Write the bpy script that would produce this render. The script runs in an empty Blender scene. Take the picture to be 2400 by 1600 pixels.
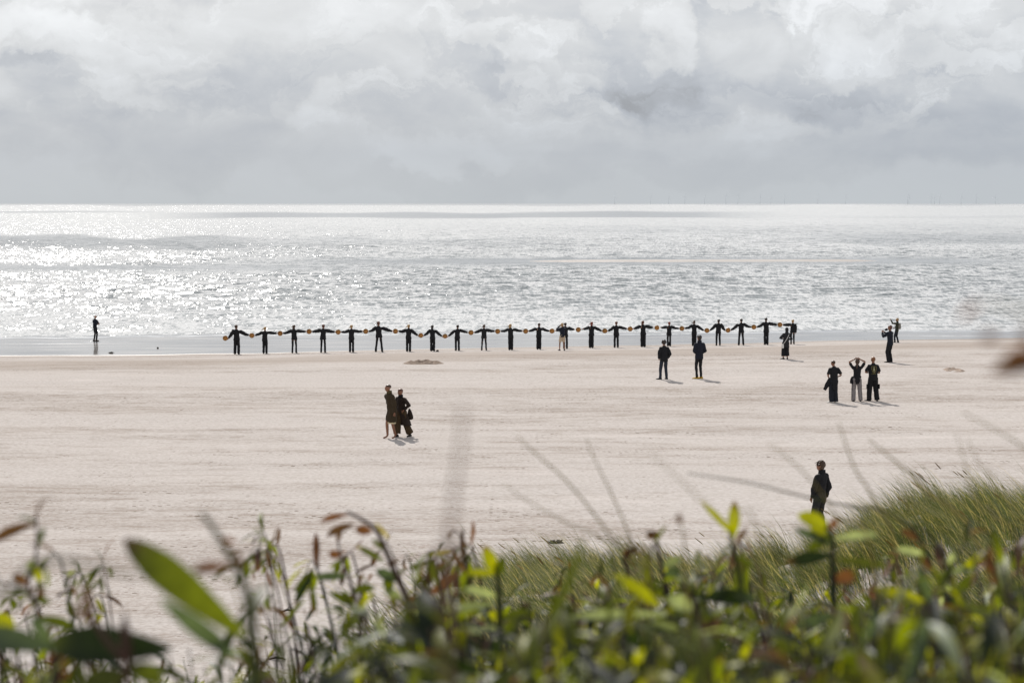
import bpy, bmesh, math, random
import numpy as np
from mathutils import Vector, Matrix, noise as mnoise

random.seed(7)
RNG = np.random.default_rng(7)
R = math.radians
SC = bpy.context.scene
COL = SC.collection

# ------------------------------------------------------------------ camera
CAM_Z = 9.0
LENS = 70.0
FP = LENS / 36.0 * 2400.0
PITCH = math.atan((800 - 477) / FP)
cam_d = bpy.data.cameras.new('camera')
cam_d.lens = LENS
cam_d.sensor_width = 36.0
cam_d.clip_start = 0.05
cam_d.clip_end = 90000.0
cam_d.dof.use_dof = True
cam_d.dof.focus_distance = 75.0
cam_d.dof.aperture_fstop = 8.2
cam_d.dof.aperture_blades = 7
cam = bpy.data.objects.new('camera', cam_d)
cam.location = (0, 0, CAM_Z)
cam.rotation_euler = (math.pi / 2 - PITCH, 0, 0)
COL.objects.link(cam)
SC.camera = cam

SC.view_settings.view_transform = 'Standard'
SC.view_settings.look = 'None'
SC.view_settings.exposure = 0.0
SC.view_settings.gamma = 1.0
SC.cycles.use_denoising = True
SC.cycles.max_bounces = 6
SC.cycles.diffuse_bounces = 3
SC.cycles.glossy_bounces = 2
SC.cycles.transmission_bounces = 4
SC.cycles.transparent_max_bounces = 6
SC.cycles.sample_clamp_indirect = 4.0
SC.cycles.caustics_reflective = False
SC.cycles.caustics_refractive = False

SUN_EL, SUN_AZ = R(36), R(-14.0)        # azimuth measured from +Y (view), negative = left
sun_dir = Vector((math.sin(SUN_AZ) * math.cos(SUN_EL), math.cos(SUN_AZ) * math.cos(SUN_EL), math.sin(SUN_EL)))
sd = bpy.data.lights.new('sun', 'SUN')
sd.energy = 5.0
sd.angle = R(0.7)
sd.color = (1.0, 0.955, 0.90)
sun = bpy.data.objects.new('sun', sd)
sun.rotation_euler = sun_dir.to_track_quat('Z', 'Y').to_euler()
sun.location = (0, 0, 60)
COL.objects.link(sun)


# ------------------------------------------------------------------ node helper
class NT:
    def __init__(s, tree):
        s.t = tree
        tree.nodes.clear()

    def n(s, typ, **kw):
        nd = s.t.nodes.new(typ)
        for k, v in kw.items():
            setattr(nd, k, v)
        return nd

    def put(s, sock, v):
        if isinstance(v, bpy.types.NodeSocket):
            s.t.links.new(v, sock)
        elif v is not None:
            if hasattr(sock, 'default_value'):
                try:
                    sock.default_value = v
                except Exception:
                    sock.default_value = (*v, 1.0)

    def m(s, op, a, b=None, c=None, clamp=False):
        nd = s.n('ShaderNodeMath', operation=op, use_clamp=clamp)
        for i, v in enumerate((a, b, c)):
            if v is not None:
                s.put(nd.inputs[i], v)
        return nd.outputs[0]

    def v(s, op, a, b=None, scale=None):
        nd = s.n('ShaderNodeVectorMath', operation=op)
        s.put(nd.inputs[0], a)
        if b is not None:
            s.put(nd.inputs[1], b)
        if scale is not None:
            s.put(nd.inputs['Scale'], scale)
        return nd.outputs['Value'] if op in ('LENGTH', 'DOT_PRODUCT') else nd.outputs[0]

    def mix(s, f, a, b, kind='MIX'):
        nd = s.n('ShaderNodeMix', data_type='RGBA', blend_type=kind)
        s.put(nd.inputs[0], f)
        s.put(nd.inputs[6], a)
        s.put(nd.inputs[7], b)
        return nd.outputs[2]

    def noise(s, vec, scale, detail=3.0, rough=0.5, dist=0.0, color=False):
        nd = s.n('ShaderNodeTexNoise')
        s.put(nd.inputs['Vector'], vec)
        nd.inputs['Scale'].default_value = scale
        nd.inputs['Detail'].default_value = detail
        nd.inputs['Roughness'].default_value = rough
        nd.inputs['Distortion'].default_value = dist
        return nd.outputs['Color' if color else 'Fac']

    def ramp(s, f, lo, hi, a=0.0, b=1.0, smooth=True):
        nd = s.n('ShaderNodeMapRange', interpolation_type='SMOOTHSTEP' if smooth else 'LINEAR')
        s.put(nd.inputs[0], f)
        for i, x in enumerate((lo, hi, a, b)):
            s.put(nd.inputs[i + 1], x)
        return nd.outputs[0]

    def mapping(s, vec, scale=(1, 1, 1), rot=(0, 0, 0), loc=(0, 0, 0)):
        nd = s.n('ShaderNodeMapping')
        s.put(nd.inputs['Vector'], vec)
        nd.inputs['Scale'].default_value = scale
        nd.inputs['Rotation'].default_value = rot
        nd.inputs['Location'].default_value = loc
        return nd.outputs[0]

    def comb(s, x, y, z):
        nd = s.n('ShaderNodeCombineXYZ')
        for i, v in enumerate((x, y, z)):
            s.put(nd.inputs[i], v)
        return nd.outputs[0]

    def curve(s, f, stops):
        nd = s.n('ShaderNodeValToRGB')
        cr = nd.color_ramp
        while len(cr.elements) < len(stops):
            cr.elements.new(0.5)
        for e, (p, c) in zip(cr.elements, stops):
            e.position = p
            e.color = (*c, 1)
        s.put(nd.inputs[0], f)
        return nd.outputs[0]


def new_mat(name):
    m = bpy.data.materials.new(name)
    m.use_nodes = True
    t = NT(m.node_tree)
    out = t.n('ShaderNodeOutputMaterial')
    return m, t, out


def plain(name, col, rough=0.8, spec=0.3, var=0.25, scale=25.0, sheen=0.0, bump=0.0):
    """cloth / skin / wood: one base colour broken up by object-space noise"""
    m, t, out = new_mat(name)
    tc = t.n('ShaderNodeTexCoord').outputs['Object']
    nz = t.noise(tc, scale, 4.0, 0.6)
    f = t.ramp(nz, 0.3, 0.7, 1.0 - var, 1.0 + var, False)
    c = t.v('SCALE', (*col,), scale=f)
    p = t.n('ShaderNodeBsdfPrincipled')
    t.put(p.inputs['Base Color'], c)
    p.inputs['Roughness'].default_value = rough
    p.inputs['Specular IOR Level'].default_value = spec
    p.inputs['Sheen Weight'].default_value = sheen
    if bump:
        b = t.n('ShaderNodeBump')
        b.inputs['Strength'].default_value = bump
        b.inputs['Distance'].default_value = 0.01
        t.put(b.inputs['Height'], nz)
        t.put(p.inputs['Normal'], b.outputs[0])
    t.t.links.new(p.outputs[0], out.inputs[0])
    return m


# ------------------------------------------------------------------ world: Nishita sky behind a broken cloud layer
def build_world():
    w = bpy.data.worlds.new('World')
    SC.world = w
    w.use_nodes = True
    t = NT(w.node_tree)
    out = t.n('ShaderNodeOutputWorld')
    sky = t.n('ShaderNodeTexSky', sky_type='NISHITA')
    sky.sun_disc = False
    sky.sun_elevation = SUN_EL
    sky.sun_rotation = SUN_AZ
    sky.air_density = 1.0
    sky.dust_density = 2.0
    bg1 = t.n('ShaderNodeBackground')
    t.put(bg1.inputs[0], sky.outputs[0])
    bg1.inputs[1].default_value = 0.1
    d = t.n('ShaderNodeTexCoord').outputs['Generated']
    sep = t.n('ShaderNodeSeparateXYZ')
    t.put(sep.inputs[0], d)
    az = t.m('ARCTAN2', sep.outputs[0], sep.outputs[1])
    el = t.m('ARCSINE', sep.outputs[2])
    p = t.comb(az, el, 0.0)
    # billow warp of the cloud outlines
    w1 = t.v('SUBTRACT', t.noise(p, 30.0, 7.0, 0.62, color=True), (0.5, 0.5, 0.5))
    w2 = t.v('SUBTRACT', t.noise(p, 8.0, 2.0, 0.5, color=True), (0.5, 0.5, 0.5))
    pw = t.v('ADD', p, t.v('ADD', t.v('SCALE', w1, scale=0.050), t.v('SCALE', w2, scale=0.075)))
    sp = t.n('ShaderNodeSeparateXYZ')
    t.put(sp.inputs[0], pw)
    X, Y = sp.outputs[0], sp.outputs[1]
    # stretched stratus structure
    st = t.comb(t.m('MULTIPLY', az, 1.0), t.m('MULTIPLY', el, 3.2), 0.0)
    n1 = t.noise(st, 9.0, 5.0, 0.52, 0.4)
    n2 = t.noise(t.comb(az, t.m('MULTIPLY', el, 1.7), 0.0), 20.0, 7.0, 0.56, 0.5)
    base = t.curve(t.m('DIVIDE', el, 0.5), [
        (0.0, (0.525, 0.57, 0.61)), (0.05, (0.505, 0.55, 0.605)), (0.11, (0.60, 0.635, 0.68)), (0.17, (0.69, 0.715, 0.745)),
        (0.24, (0.72, 0.735, 0.755)), (0.5, (0.70, 0.72, 0.75)), (1.0, (0.60, 0.62, 0.66))])
    amt = t.ramp(el, 0.0, 0.05, 0.15, 1.0)
    s = t.m('ADD', t.m('MULTIPLY', t.m('SUBTRACT', n1, 0.5), 0.42), t.m('MULTIPLY', t.m('SUBTRACT', n2, 0.5), 0.42))
    acc = t.m('MULTIPLY', s, amt)
    # crisp-edged heaps, stronger towards the upper right
    wgt = t.m('MULTIPLY', t.ramp(el, 0.025, 0.055), t.ramp(az, -0.25, 0.12, 0.6, 1.0))
    pe = t.comb(X, t.m('MULTIPLY', Y, 1.9), 0.0)
    h1 = t.noise(pe, 11.0, 8.0, 0.58, 0.2)
    h2 = t.noise(t.v('ADD', pe, (3.1, 1.7, 0.0)), 17.0, 8.0, 0.6, 0.2)
    acc = t.m('ADD', acc, t.m('MULTIPLY', wgt, t.ramp(h1, 0.50, 0.555, -0.055, 0.080)))
    acc = t.m('ADD', acc, t.m('MULTIPLY', wgt, t.ramp(h2, 0.49, 0.56, -0.04, 0.055)))
    blobs = [  # x, y, rx, ry (photo pixels turned into angles), brightness, softness
        (1180, 175, 120, 42, -0.10, .6), (1450, 245, 190, 60, -0.07, 1.0), (1490, 170, 95, 80, -0.10, .45),
        (1960, 248, 140, 36, -0.10, .7), (2060, 110, 95, 75, -0.06, .5), (1660, 210, 190, 40, -0.05, .7),
        (1565, 82, 66, 52, 0.12, .3), (1745, 85, 85, 95, 0.07, .45), (1930, 45, 70, 60, 0.06, .35),
        (2010, 155, 90, 48, 0.08, .35), (1350, 185, 60, 24, 0.07, .5), (2360, 130, 60, 40, 0.07, .5),
        (2080, 50, 60, 50, 0.07, .45), (1290, 120, 170, 60, 0.06, .8), (1430, 270, 50, 20, 0.05, .6),
        (810, 235, 62, 36, 0.06, .7), (360, 215, 80, 26, 0.06, .6), (120, 95, 260, 48, 0.09, .8),
        (620, 50, 520, 40, 0.06, .9), (60, 145, 190, 34, -0.10, .7), (330, 300, 420, 90, -0.07, .9),
        (650, 170, 260, 40, -0.05, .8), (40, 255, 60, 50, 0.06, .6), (1100, 110, 220, 40, -0.04, .8),
        (2250, 330, 330, 70, -0.06, .9), (1350, 300, 110, 30, 0.05, .6), (1500, 400, 700, 40, -0.035, .9),
        (1020, 340, 120, 26, 0.04, .7), (2330, 60, 180, 60, 0.05, .8), (1700, 40, 120, 40, -0.05, .7),
        (1780, 300, 120, 30, 0.05, .6), (2210, 150, 130, 60, -0.05, .7)]
    f = 1.0 / FP
    for (bx, by, rx, ry, br, soft) in blobs:
        dx = t.m('DIVIDE', t.m('SUBTRACT', X, (bx - 1200) * f), rx * f)
        dy = t.m('DIVIDE', t.m('SUBTRACT', Y, (477 - by) * f), ry * f)
        r2 = t.m('ADD', t.m('MULTIPLY', dx, dx), t.m('MULTIPLY', dy, dy))
        k = t.ramp(r2, 0.8 - soft * .8, 1.2 + soft * 1.3, br * 1.35, 0.0)
        acc = t.m('ADD', acc, k)
    fac = t.m('ADD', 1.0, acc)
    cl = t.v('SCALE', base, scale=fac)
    # darker parts read slightly bluer
    cl = t.mix(t.ramp(acc, 0.0, -0.25, 0.0, 1.0), cl, t.v('MULTIPLY', cl, (0.955, 0.985, 1.04)))
    bg2 = t.n('ShaderNodeBackground')
    t.put(bg2.inputs[0], cl)
    bg2.inputs[1].default_value = 1.0
    mx = t.n('ShaderNodeMixShader')
    mx.inputs[0].default_value = 0.95
    t.t.links.new(bg1.outputs[0], mx.inputs[1])
    t.t.links.new(bg2.outputs[0], mx.inputs[2])
    t.t.links.new(mx.outputs[0], out.inputs[0])


build_world()


# ------------------------------------------------------------------ object helpers
def tag(o, label=None, cat=None, group=None, kind=None):
    if label: o['label'] = label
    if cat: o['category'] = cat
    if group: o['group'] = group
    if kind: o['kind'] = kind
    return o


def empty(name, loc, label, cat, group=None, rz=0.0, scale=1.0):
    o = bpy.data.objects.new(name, None)
    o.empty_display_size = 0.1
    COL.objects.link(o)
    o.location = loc
    o.rotation_euler = (0, 0, rz)
    o.scale = (scale, scale, scale)
    return tag(o, label, cat, group)


def np_mesh(name, V, F, mat, parent=None, smooth=True, attrs=None, colors=None):
    """V (n,3); F (m,4) quads or (m,3) tris"""
    me = bpy.data.meshes.new(name)
    V = np.asarray(V, np.float32)
    F = np.asarray(F, np.int32)
    me.vertices.add(len(V))
    me.vertices.foreach_set('co', V.ravel())
    k = F.shape[1]
    me.loops.add(F.size)
    me.loops.foreach_set('vertex_index', F.ravel())
    me.polygons.add(len(F))
    me.polygons.foreach_set('loop_start', np.arange(0, F.size, k, dtype=np.int32))
    me.polygons.foreach_set('loop_total', np.full(len(F), k, np.int32))
    if smooth:
        me.polygons.foreach_set('use_smooth', np.ones(len(F), bool))
    me.update(calc_edges=True)
    for an, av in (attrs or {}).items():
        a = me.attributes.new(an, 'FLOAT', 'POINT')
        a.data.foreach_set('value', np.asarray(av, np.float32))
    if colors is not None:
        a = me.attributes.new('tint', 'FLOAT_COLOR', 'POINT')
        c = np.ones((len(V), 4), np.float32)
        c[:, :3] = colors
        a.data.foreach_set('color', c.ravel())
    me.materials.append(mat)
    o = bpy.data.objects.new(name, me)
    COL.objects.link(o)
    if parent: o.parent = parent
    return o


class MB:
    """collects closed tubes, ellipsoids and leaves into one mesh"""
    def __init__(s):
        s.v, s.f, s.c = [], [], []

    def ring_loft(s, rings, col=None):
        n = len(rings[0])
        b = len(s.v)
        for r in rings:
            s.v += [tuple(p) for p in r]
        for i in range(len(rings) - 1):
            for j in range(n):
                a0 = b + i * n + j; a1 = b + i * n + (j + 1) % n
                s.f.append((a0, a1, a1 + n, a0 + n))
        s.f.append(tuple(b + j for j in reversed(range(n))))
        s.f.append(tuple(b + (len(rings) - 1) * n + j for j in range(n)))
        s.c += [col or (1, 1, 1)] * (len(rings) * n)

    def tube(s, pts, rad, n=10, flat=1.0, col=None, up=None):
        """pts list, rad list (float or (a,b)); a along side axis, b along the other"""
        pts = [Vector(p) for p in pts]
        rings = []
        side = None
        for i, p in enumerate(pts):
            if i == 0: tg = pts[1] - pts[0]
            elif i == len(pts) - 1: tg = pts[-1] - pts[-2]
            else: tg = (pts[i + 1] - pts[i]).normalized() + (pts[i] - pts[i - 1]).normalized()
            tg.normalize()
            if side is None:
                ref = Vector(up) if up else (Vector((1, 0, 0)) if abs(tg.x) < 0.8 else Vector((0, 1, 0)))
                side = (ref - tg * ref.dot(tg)).normalized()
            else:
                side = (side - tg * side.dot(tg)).normalized()
            oth = tg.cross(side)
            r = rad[i] if i < len(rad) else rad[-1]
            ra, rb = r if isinstance(r, tuple) else (r, r * flat)
            rings.append([p + side * (math.cos(2 * math.pi * k / n) * ra) + oth * (math.sin(2 * math.pi * k / n) * rb) for k in range(n)])
        s.ring_loft(rings, col)

    def ball(s, c, r, n=12, m=8, col=None, rot=None):
        c = Vector(c)
        if not isinstance(r, tuple): r = (r, r, r)
        rings = []
        for i in range(1, m):
            a = math.pi * i / m
            ring = []
            for k in range(n):
                q = Vector((r[0] * math.sin(a) * math.cos(2 * math.pi * k / n), r[1] * math.sin(a) * math.sin(2 * math.pi * k / n), -r[2] * math.cos(a)))
                if rot is not None: q = rot @ q
                ring.append(c + q)
            rings.append(ring)
        s.ring_loft(rings, col)

    def box(s, c, h, rot=None, col=None):
        c = Vector(c)
        P = []
        for z in (-1, 1):
            for (x, y) in ((-1, -1), (1, -1), (1, 1), (-1, 1)):
                q = Vector((x * h[0], y * h[1], z * h[2]))
                if rot is not None: q = rot @ q
                P.append(c + q)
        s.ring_loft([P[:4], P[4:]], col)

    def mesh(s, name):
        me = bpy.data.meshes.new(name)
        me.from_pydata(s.v, [], s.f)
        me.update()
        return me

    def build(s, name, mat, parent=None, smooth=True, tint=False):
        me = s.mesh(name)
        if tint:
            a = me.attributes.new('tint', 'FLOAT_COLOR', 'POINT')
            c = np.ones((len(s.v), 4), np.float32)
            c[:, :3] = np.array(s.c)
            a.data.foreach_set('color', c.ravel())
        if smooth:
            me.polygons.foreach_set('use_smooth', np.ones(len(me.polygons), bool))
        me.materials.append(mat)
        o = bpy.data.objects.new(name, me)
        COL.objects.link(o)
        if parent: o.parent = parent
        return o


def evaluated(me, mods):
    """run modifiers on a mesh and give back the resulting mesh"""
    o = bpy.data.objects.new('temporary_shape', me)
    COL.objects.link(o)
    for typ, kw in mods:
        md = o.modifiers.new(typ.lower(), typ)
        for k, v in kw.items(): setattr(md, k, v)
    dg = bpy.context.evaluated_depsgraph_get()
    dg.update()
    res = bpy.data.meshes.new_from_object(o.evaluated_get(dg))
    bpy.data.objects.remove(o)
    bpy.data.meshes.remove(me)
    return res


def solid(name, mb, mat, parent, voxel=0.017, wr=0.006, seed=0, fold=9.0):
    """join the overlapping tubes of one garment into a single skin with soft folds"""
    me = evaluated(mb.mesh(name), [('REMESH', dict(mode='VOXEL', voxel_size=voxel, use_smooth_shade=True)),
                                   ('SMOOTH', dict(factor=0.5, iterations=3))])
    me.name = name
    n = len(me.vertices)
    co = np.empty(n * 3, np.float32); me.vertices.foreach_get('co', co); co = co.reshape(-1, 3)
    if wr:
        no = np.empty(n * 3, np.float32); me.vertices.foreach_get('normal', no); no = no.reshape(-1, 3)
        d = np.array([mnoise.noise(Vector((p[0] * fold + seed, p[1] * fold, p[2] * fold * 0.7))) for p in co], np.float32)
        d2 = np.array([mnoise.noise(Vector((p[0] * fold * 2.6, p[1] * fold * 2.6 + seed, p[2] * fold * 1.6))) for p in co], np.float32)
        co = co + no * (d * wr * 2 + d2 * wr)[:, None]
        me.vertices.foreach_set('co', co.ravel())
        me.update()
    me.polygons.foreach_set('use_smooth', np.ones(len(me.polygons), bool))
    me.materials.clear(); me.materials.append(mat)
    o = bpy.data.objects.new(name, me)
    COL.objects.link(o)
    o.parent = parent
    return o


# ------------------------------------------------------------------ terrain
SHX = [-90, -30, -22.5, -15.2, -10.3, -5.2, 2.7, 10.8, 16.4, 22.2, 28.0, 33.8, 90]
SHY = [114, 116, 116.7, 118, 120, 121.8, 123.6, 125.5, 127.4, 129.4, 130.6, 131.4, 138]
WX = [-90, -35, -23, -12, 0, 12, 24, 37, 90]
WY = [131, 135.5, 136.8, 138.0, 139.0, 139.8, 140.8, 142.0, 147]


def sstep(a, b, x):
    t = np.clip((x - a) / (b - a), 0, 1)
    return t * t * (3 - 2 * t)


def vnoise(x, y, seed=0):
    """smooth value noise on arrays"""
    xi = np.floor(x).astype(np.int64); yi = np.floor(y).astype(np.int64)
    xf = x - xi; yf = y - yi
    u = xf * xf * (3 - 2 * xf); v = yf * yf * (3 - 2 * yf)

    def h(a, b):
        n = (a * 374761393 + b * 668265263 + seed * 974711) & 0x7fffffff
        n = ((n ^ (n >> 13)) * 1274126177) & 0x7fffffff
        return ((n ^ (n >> 16)) & 0xffff) / 65535.0
    return (h(xi, yi) * (1 - u) + h(xi + 1, yi) * u) * (1 - v) + (h(xi, yi + 1) * (1 - u) + h(xi + 1, yi + 1) * u) * v


def beach_z(X, Y):
    X = np.asarray(X, float); Y = np.asarray(Y, float)
    ys = np.interp(X, SHX, SHY); yw = np.interp(X, WX, WY) + (vnoise(X / 8.0, X * 0 + 4, 71) - .5) * 4.0 + (vnoise(X / 2.3, X * 0 + 9, 72) - .5) * 1.2
    s = Y - ys
    ww = yw - ys
    dry = np.interp(s, [-60, -45, -32, -22, -14, -6, -1, 0], [1.42, 1.40, 1.36, 1.2, .85, .38, .15, .10])
    wet = .10 - .095 * np.clip(s / ww, 0, 1)
    sea = .005 - .9 * np.clip((Y - yw) / 60, 0, 1)
    # the sand bar far out
    yb = 313 + (X - 30) * 0.06
    bar = np.exp(-((Y - yb) / 11.0) ** 2) * sstep(-22, 12, X) * (1 - sstep(52, 72, X))
    sea = sea + bar * 1.10
    z = np.where(s < 0, dry, np.where(Y < yw, wet, sea))
    und = (vnoise(X / 9, Y / 4, 3) - .5) * .10 + (vnoise(X / 2.2 + 9, Y / 1.3, 5) - .5) * .035
    z = z + und * sstep(-1, -8, s)
    return z


CRX = [-4, -1.2, 0, 2, 3.9, 5.4, 7.3, 9.3, 13, 30]
CRZ = [1.8, 1.95, 2.1, 2.3, 2.2, 2.62, 3.25, 3.15, 3.3, 3.5]


def ground_z(X, Y):
    X = np.asarray(X, float); Y = np.asarray(Y, float)
    b = beach_z(X, Y)
    zl = np.interp(Y, [-20, 0, 3, 5, 8, 14, 20, 26, 30, 60], [7.2, 7.4, 7.4, 7.0, 5.9, 3.9, 2.2, 1.3, 0.0, -9.0])
    c = np.interp(X, CRX, CRZ)
    a = np.clip((Y - 5) / 31, 0, 1)
    zr = 7.25 * (1 - a) + c * a
    zr = zr - 0.35 * np.sin(a * math.pi)
    zr = np.where(Y > 36, c - (Y - 36) * 0.36 * (1 + .1 * np.sin(X)), zr)
    zr = np.where(Y < 5, 7.25 + .15 * np.clip((5 - Y) / 5, 0, 1), zr)
    t = sstep(-3.1, -0.5, X + (vnoise(X * 0 + 1.3, Y / 3, 8) - .5) * 1.2)
    d = zl * (1 - t) + zr * t
    d = d + ((vnoise(X / 2.5, Y / 2.5, 11) - .5) * .5 + (vnoise(X / .9, Y / .9, 12) - .5) * .12) * sstep(6, 14, Y)
    k = 0.25
    h = np.clip(0.5 + 0.5 * (d - b) / k, 0, 1)
    return b * (1 - h) + d * h + k * h * (1 - h)


def ray(px, py):
    v = Vector(((px - 1200) / FP, (800 - py) / FP, -1.0))
    return Matrix.Rotation(math.pi / 2 - PITCH, 3, 'X') @ v


def at(px, py, Y):
    d = ray(px, py)
    return Vector((0, 0, CAM_Z)) + d * (Y / d.y)


def ground_at(px, py, y0=20.0):
    d = ray(px, py)
    Y = y0
    step = 0.25
    while Y < 400:
        p = Vector((0, 0, CAM_Z)) + d * (Y / d.y)
        if float(ground_z(p.x, p.y)) >= p.z:
            break
        Y += step
    lo, hi = Y - step, Y
    for _ in range(12):
        mid = (lo + hi) / 2
        p = Vector((0, 0, CAM_Z)) + d * (mid / d.y)
        if float(ground_z(p.x, p.y)) >= p.z: hi = mid
        else: lo = mid
    return Vector((0, 0, CAM_Z)) + d * (hi / d.y)


def build_ground():
    ys = np.concatenate([np.arange(-12, 50, .3), np.arange(50, 152, .5), np.arange(152, 420, 2.5)])
    xs = np.concatenate([np.arange(-140, -45, 2.5), np.arange(-45, 45, .45), np.arange(45, 141, 2.5)])
    X, Y = np.meshgrid(xs, ys)
    Z = ground_z(X, Y)
    V = np.stack([X, Y, Z], -1).reshape(-1, 3)
    nx = len(xs)
    i = np.arange(len(ys) - 1)[:, None] * nx + np.arange(nx - 1)[None, :]
    i = i.ravel()
    F = np.stack([i, i + 1, i + 1 + nx, i + nx], -1)
    s = (Y - np.interp(X, SHX, SHY)).ravel()
    s = s + (vnoise(V[:, 0] / 3.0, V[:, 1] / 2.0, 21) - .5) * 1.1
    yw2 = np.interp(X, WX, WY) + (vnoise(X / 8.0, X * 0 + 4, 71) - .5) * 4.0 + (vnoise(X / 2.3, X * 0 + 9, 72) - .5) * 1.2
    swash = (Y - yw2).ravel()
    wet = sstep(-.6, .5, s) * np.where(V[:, 1] > 250, .3, 1.0)
    shore = s
    m, t, out = new_mat('sand')
    pos = t.n('ShaderNodeNewGeometry').outputs['Position']
    at_w = t.n('ShaderNodeAttribute', attribute_name='wet').outputs['Fac']
    at_s = t.n('ShaderNodeAttribute', attribute_name='shore').outputs['Fac']
    # wind-laid streaks, nearly parallel to the shore
    sw = t.mapping(pos, (0.035, 0.17, 1), (0, 0, R(-13)))
    st = t.noise(sw, 1.0, 5.0, 0.55, 0.6)
    sw2 = t.mapping(pos, (0.16, 0.9, 1), (0, 0, R(-10)))
    st2 = t.noise(sw2, 1.0, 4.0, 0.6, 0.3)
    patch = t.m('ADD', t.m('MULTIPLY', st, 0.65), t.m('MULTIPLY', st2, 0.35))
    coarse = t.ramp(patch, 0.47, 0.62)
    # band of coarse darker sand along the berm
    sh = t.m('ADD', at_s, t.m('MULTIPLY', t.m('SUBTRACT', st2, .5), 9.0))
    bandw = t.m('MULTIPLY', t.ramp(sh, -27, -20), t.ramp(sh, -9, -14))
    fine = t.noise(pos, 9.0, 6.0, 0.65)
    lump = t.noise(t.mapping(pos, (1.0, 1.7, 1)), 2.6, 5.0, 0.62)
    light = (0.505, 0.466, 0.438)
    dark = (0.350, 0.303, 0.270)
    c = t.mix(t.m('MULTIPLY', coarse, t.ramp(fine, 0.3, 0.7, 0.25, 0.72)), light, dark)
    c = t.mix(t.m('MULTIPLY', bandw, 0.62), c, (0.345, 0.295, 0.258))
    c = t.mix(t.ramp(fine, 0.35, 0.72, 0.0, 0.5), c, (0.27, 0.23, 0.195))
    # debris specks: shell, dark grit and dry stalk bits, thicker inside the coarse patches
    vo = t.n('ShaderNodeTexVoronoi')
    t.put(vo.inputs['Vector'], t.mapping(pos, (6.0, 7.5, 6)))
    vo.inputs['Scale'].default_value = 1.0
    rnd = t.n('ShaderNodeSeparateColor')
    t.put(rnd.inputs[0], vo.outputs['Color'])
    size = t.ramp(rnd.outputs[0], 0.40, 1.0, 0.0, 0.46)
    clus = t.ramp(t.noise(t.mapping(pos, (0.5, 0.9, 1), (0, 0, R(-10))), 1.0, 4.0, 0.65), 0.42, 0.66, 0.15, 1.15)
    spk = t.m('LESS_THAN', vo.outputs['Distance'], t.m('MULTIPLY', t.m('MULTIPLY', size, clus), t.ramp(patch, 0.40, 0.60, 0.55, 1.0)))
    c = t.mix(t.m('MULTIPLY', spk, t.ramp(rnd.outputs[1], 0, 1, 0.45, 1.0)), c, (0.14, 0.11, 0.085))
    sm = t.noise(t.mapping(pos, (0.8, 1.8, 1)), 9.0, 3.0, 0.7)
    c = t.mix(t.m('MULTIPLY', t.ramp(sm, 0.60, 0.68, 0.0, 0.75), t.m('MULTIPLY', clus, t.ramp(patch, 0.44, 0.58, 0.5, 1.3))), c, (0.15, 0.118, 0.095))
    mot = t.noise(t.mapping(pos, (0.8, 2.4, 1), (0, 0, R(-9))), 1.0, 6.0, 0.68, 0.3)
    c = t.mix(t.m('MULTIPLY', t.ramp(mot, 0.50, 0.62, 0.0, 0.65), t.ramp(patch, 0.42, 0.58, 0.10, 1.0)), c, (0.285, 0.240, 0.205))
    # drifts of pale blown sand
    c = t.mix(t.m('MULTIPLY', t.ramp(st2, 0.55, 0.70, 0.0, 0.6), t.ramp(patch, .56, .48)), c, (0.565, 0.515, 0.482))
    # wet margin
    wn = t.noise(t.mapping(pos, (0.12, 0.9, 1)), 1.0, 4.0, 0.6)
    wcol = t.mix(t.ramp(wn, 0.4, 0.65), (0.20, 0.185, 0.17), (0.27, 0.25, 0.235))
    c = t.mix(at_w, c, wcol)
    edge = t.m('MULTIPLY', t.ramp(at_s, -3.0, -0.6), t.ramp(at_s, 0.6, 0.0))
    c = t.mix(t.m('MULTIPLY', edge, 0.55), c, (0.24, 0.195, 0.16))
    # broken lines of foam left by the last ripples
    at_f = t.n('ShaderNodeAttribute', attribute_name='swash').outputs['Fac']
    fn = t.noise(t.mapping(pos, (0.5, 1.2, 1)), 1.6, 5.0, 0.65)
    fl = t.m('ADD', at_f, t.m('MULTIPLY', t.m('SUBTRACT', fn, 0.5), 3.0))
    foam = t.m('MULTIPLY', t.m('MULTIPLY', t.ramp(fl, -2.2, -1.6), t.ramp(fl, -0.4, -1.0)), t.ramp(fn, 0.42, 0.52))
    f2 = t.m('ADD', at_f, t.m('MULTIPLY', t.m('SUBTRACT', fn, 0.5), 5.0))
    foam2 = t.m('MULTIPLY', t.m('MULTIPLY', t.ramp(f2, -7.6, -7.2), t.ramp(f2, -6.6, -7.0)), t.ramp(wn, 0.48, 0.58, 0.0, 0.6))
    foam = t.m('MULTIPLY', t.m('MAXIMUM', foam, foam2), t.ramp(at_w, 0.8, 1.0))
    c = t.mix(foam, c, (0.72, 0.73, 0.73))
    p = t.n('ShaderNodeBsdfPrincipled')
    t.put(p.inputs['Base Color'], c)
    rw = t.ramp(wn, 0.35, 0.7, 0.05, 0.20)
    rr = t.m('ADD', t.m('MULTIPLY', t.m('SUBTRACT', 1.0, at_w), 0.95), t.m('MULTIPLY', at_w, rw))
    t.put(p.inputs['Roughness'], rr)
    t.put(p.inputs['Specular IOR Level'], t.m('MULTIPLY', at_w, 0.5))
    b = t.n('ShaderNodeBump')
    b.inputs['Distance'].default_value = 0.06
    t.put(b.inputs['Strength'], t.m('MULTIPLY', t.m('SUBTRACT', 1.0, at_w), t.ramp(patch, 0.42, 0.62, 0.25, 0.9)))
    t.put(b.inputs['Height'], t.m('ADD', t.m('MULTIPLY', lump, 0.8), t.m('MULTIPLY', sm, 0.5)))
    t.put(p.inputs['Normal'], b.outputs[0])
    t.t.links.new(p.outputs[0], out.inputs[0])
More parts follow.
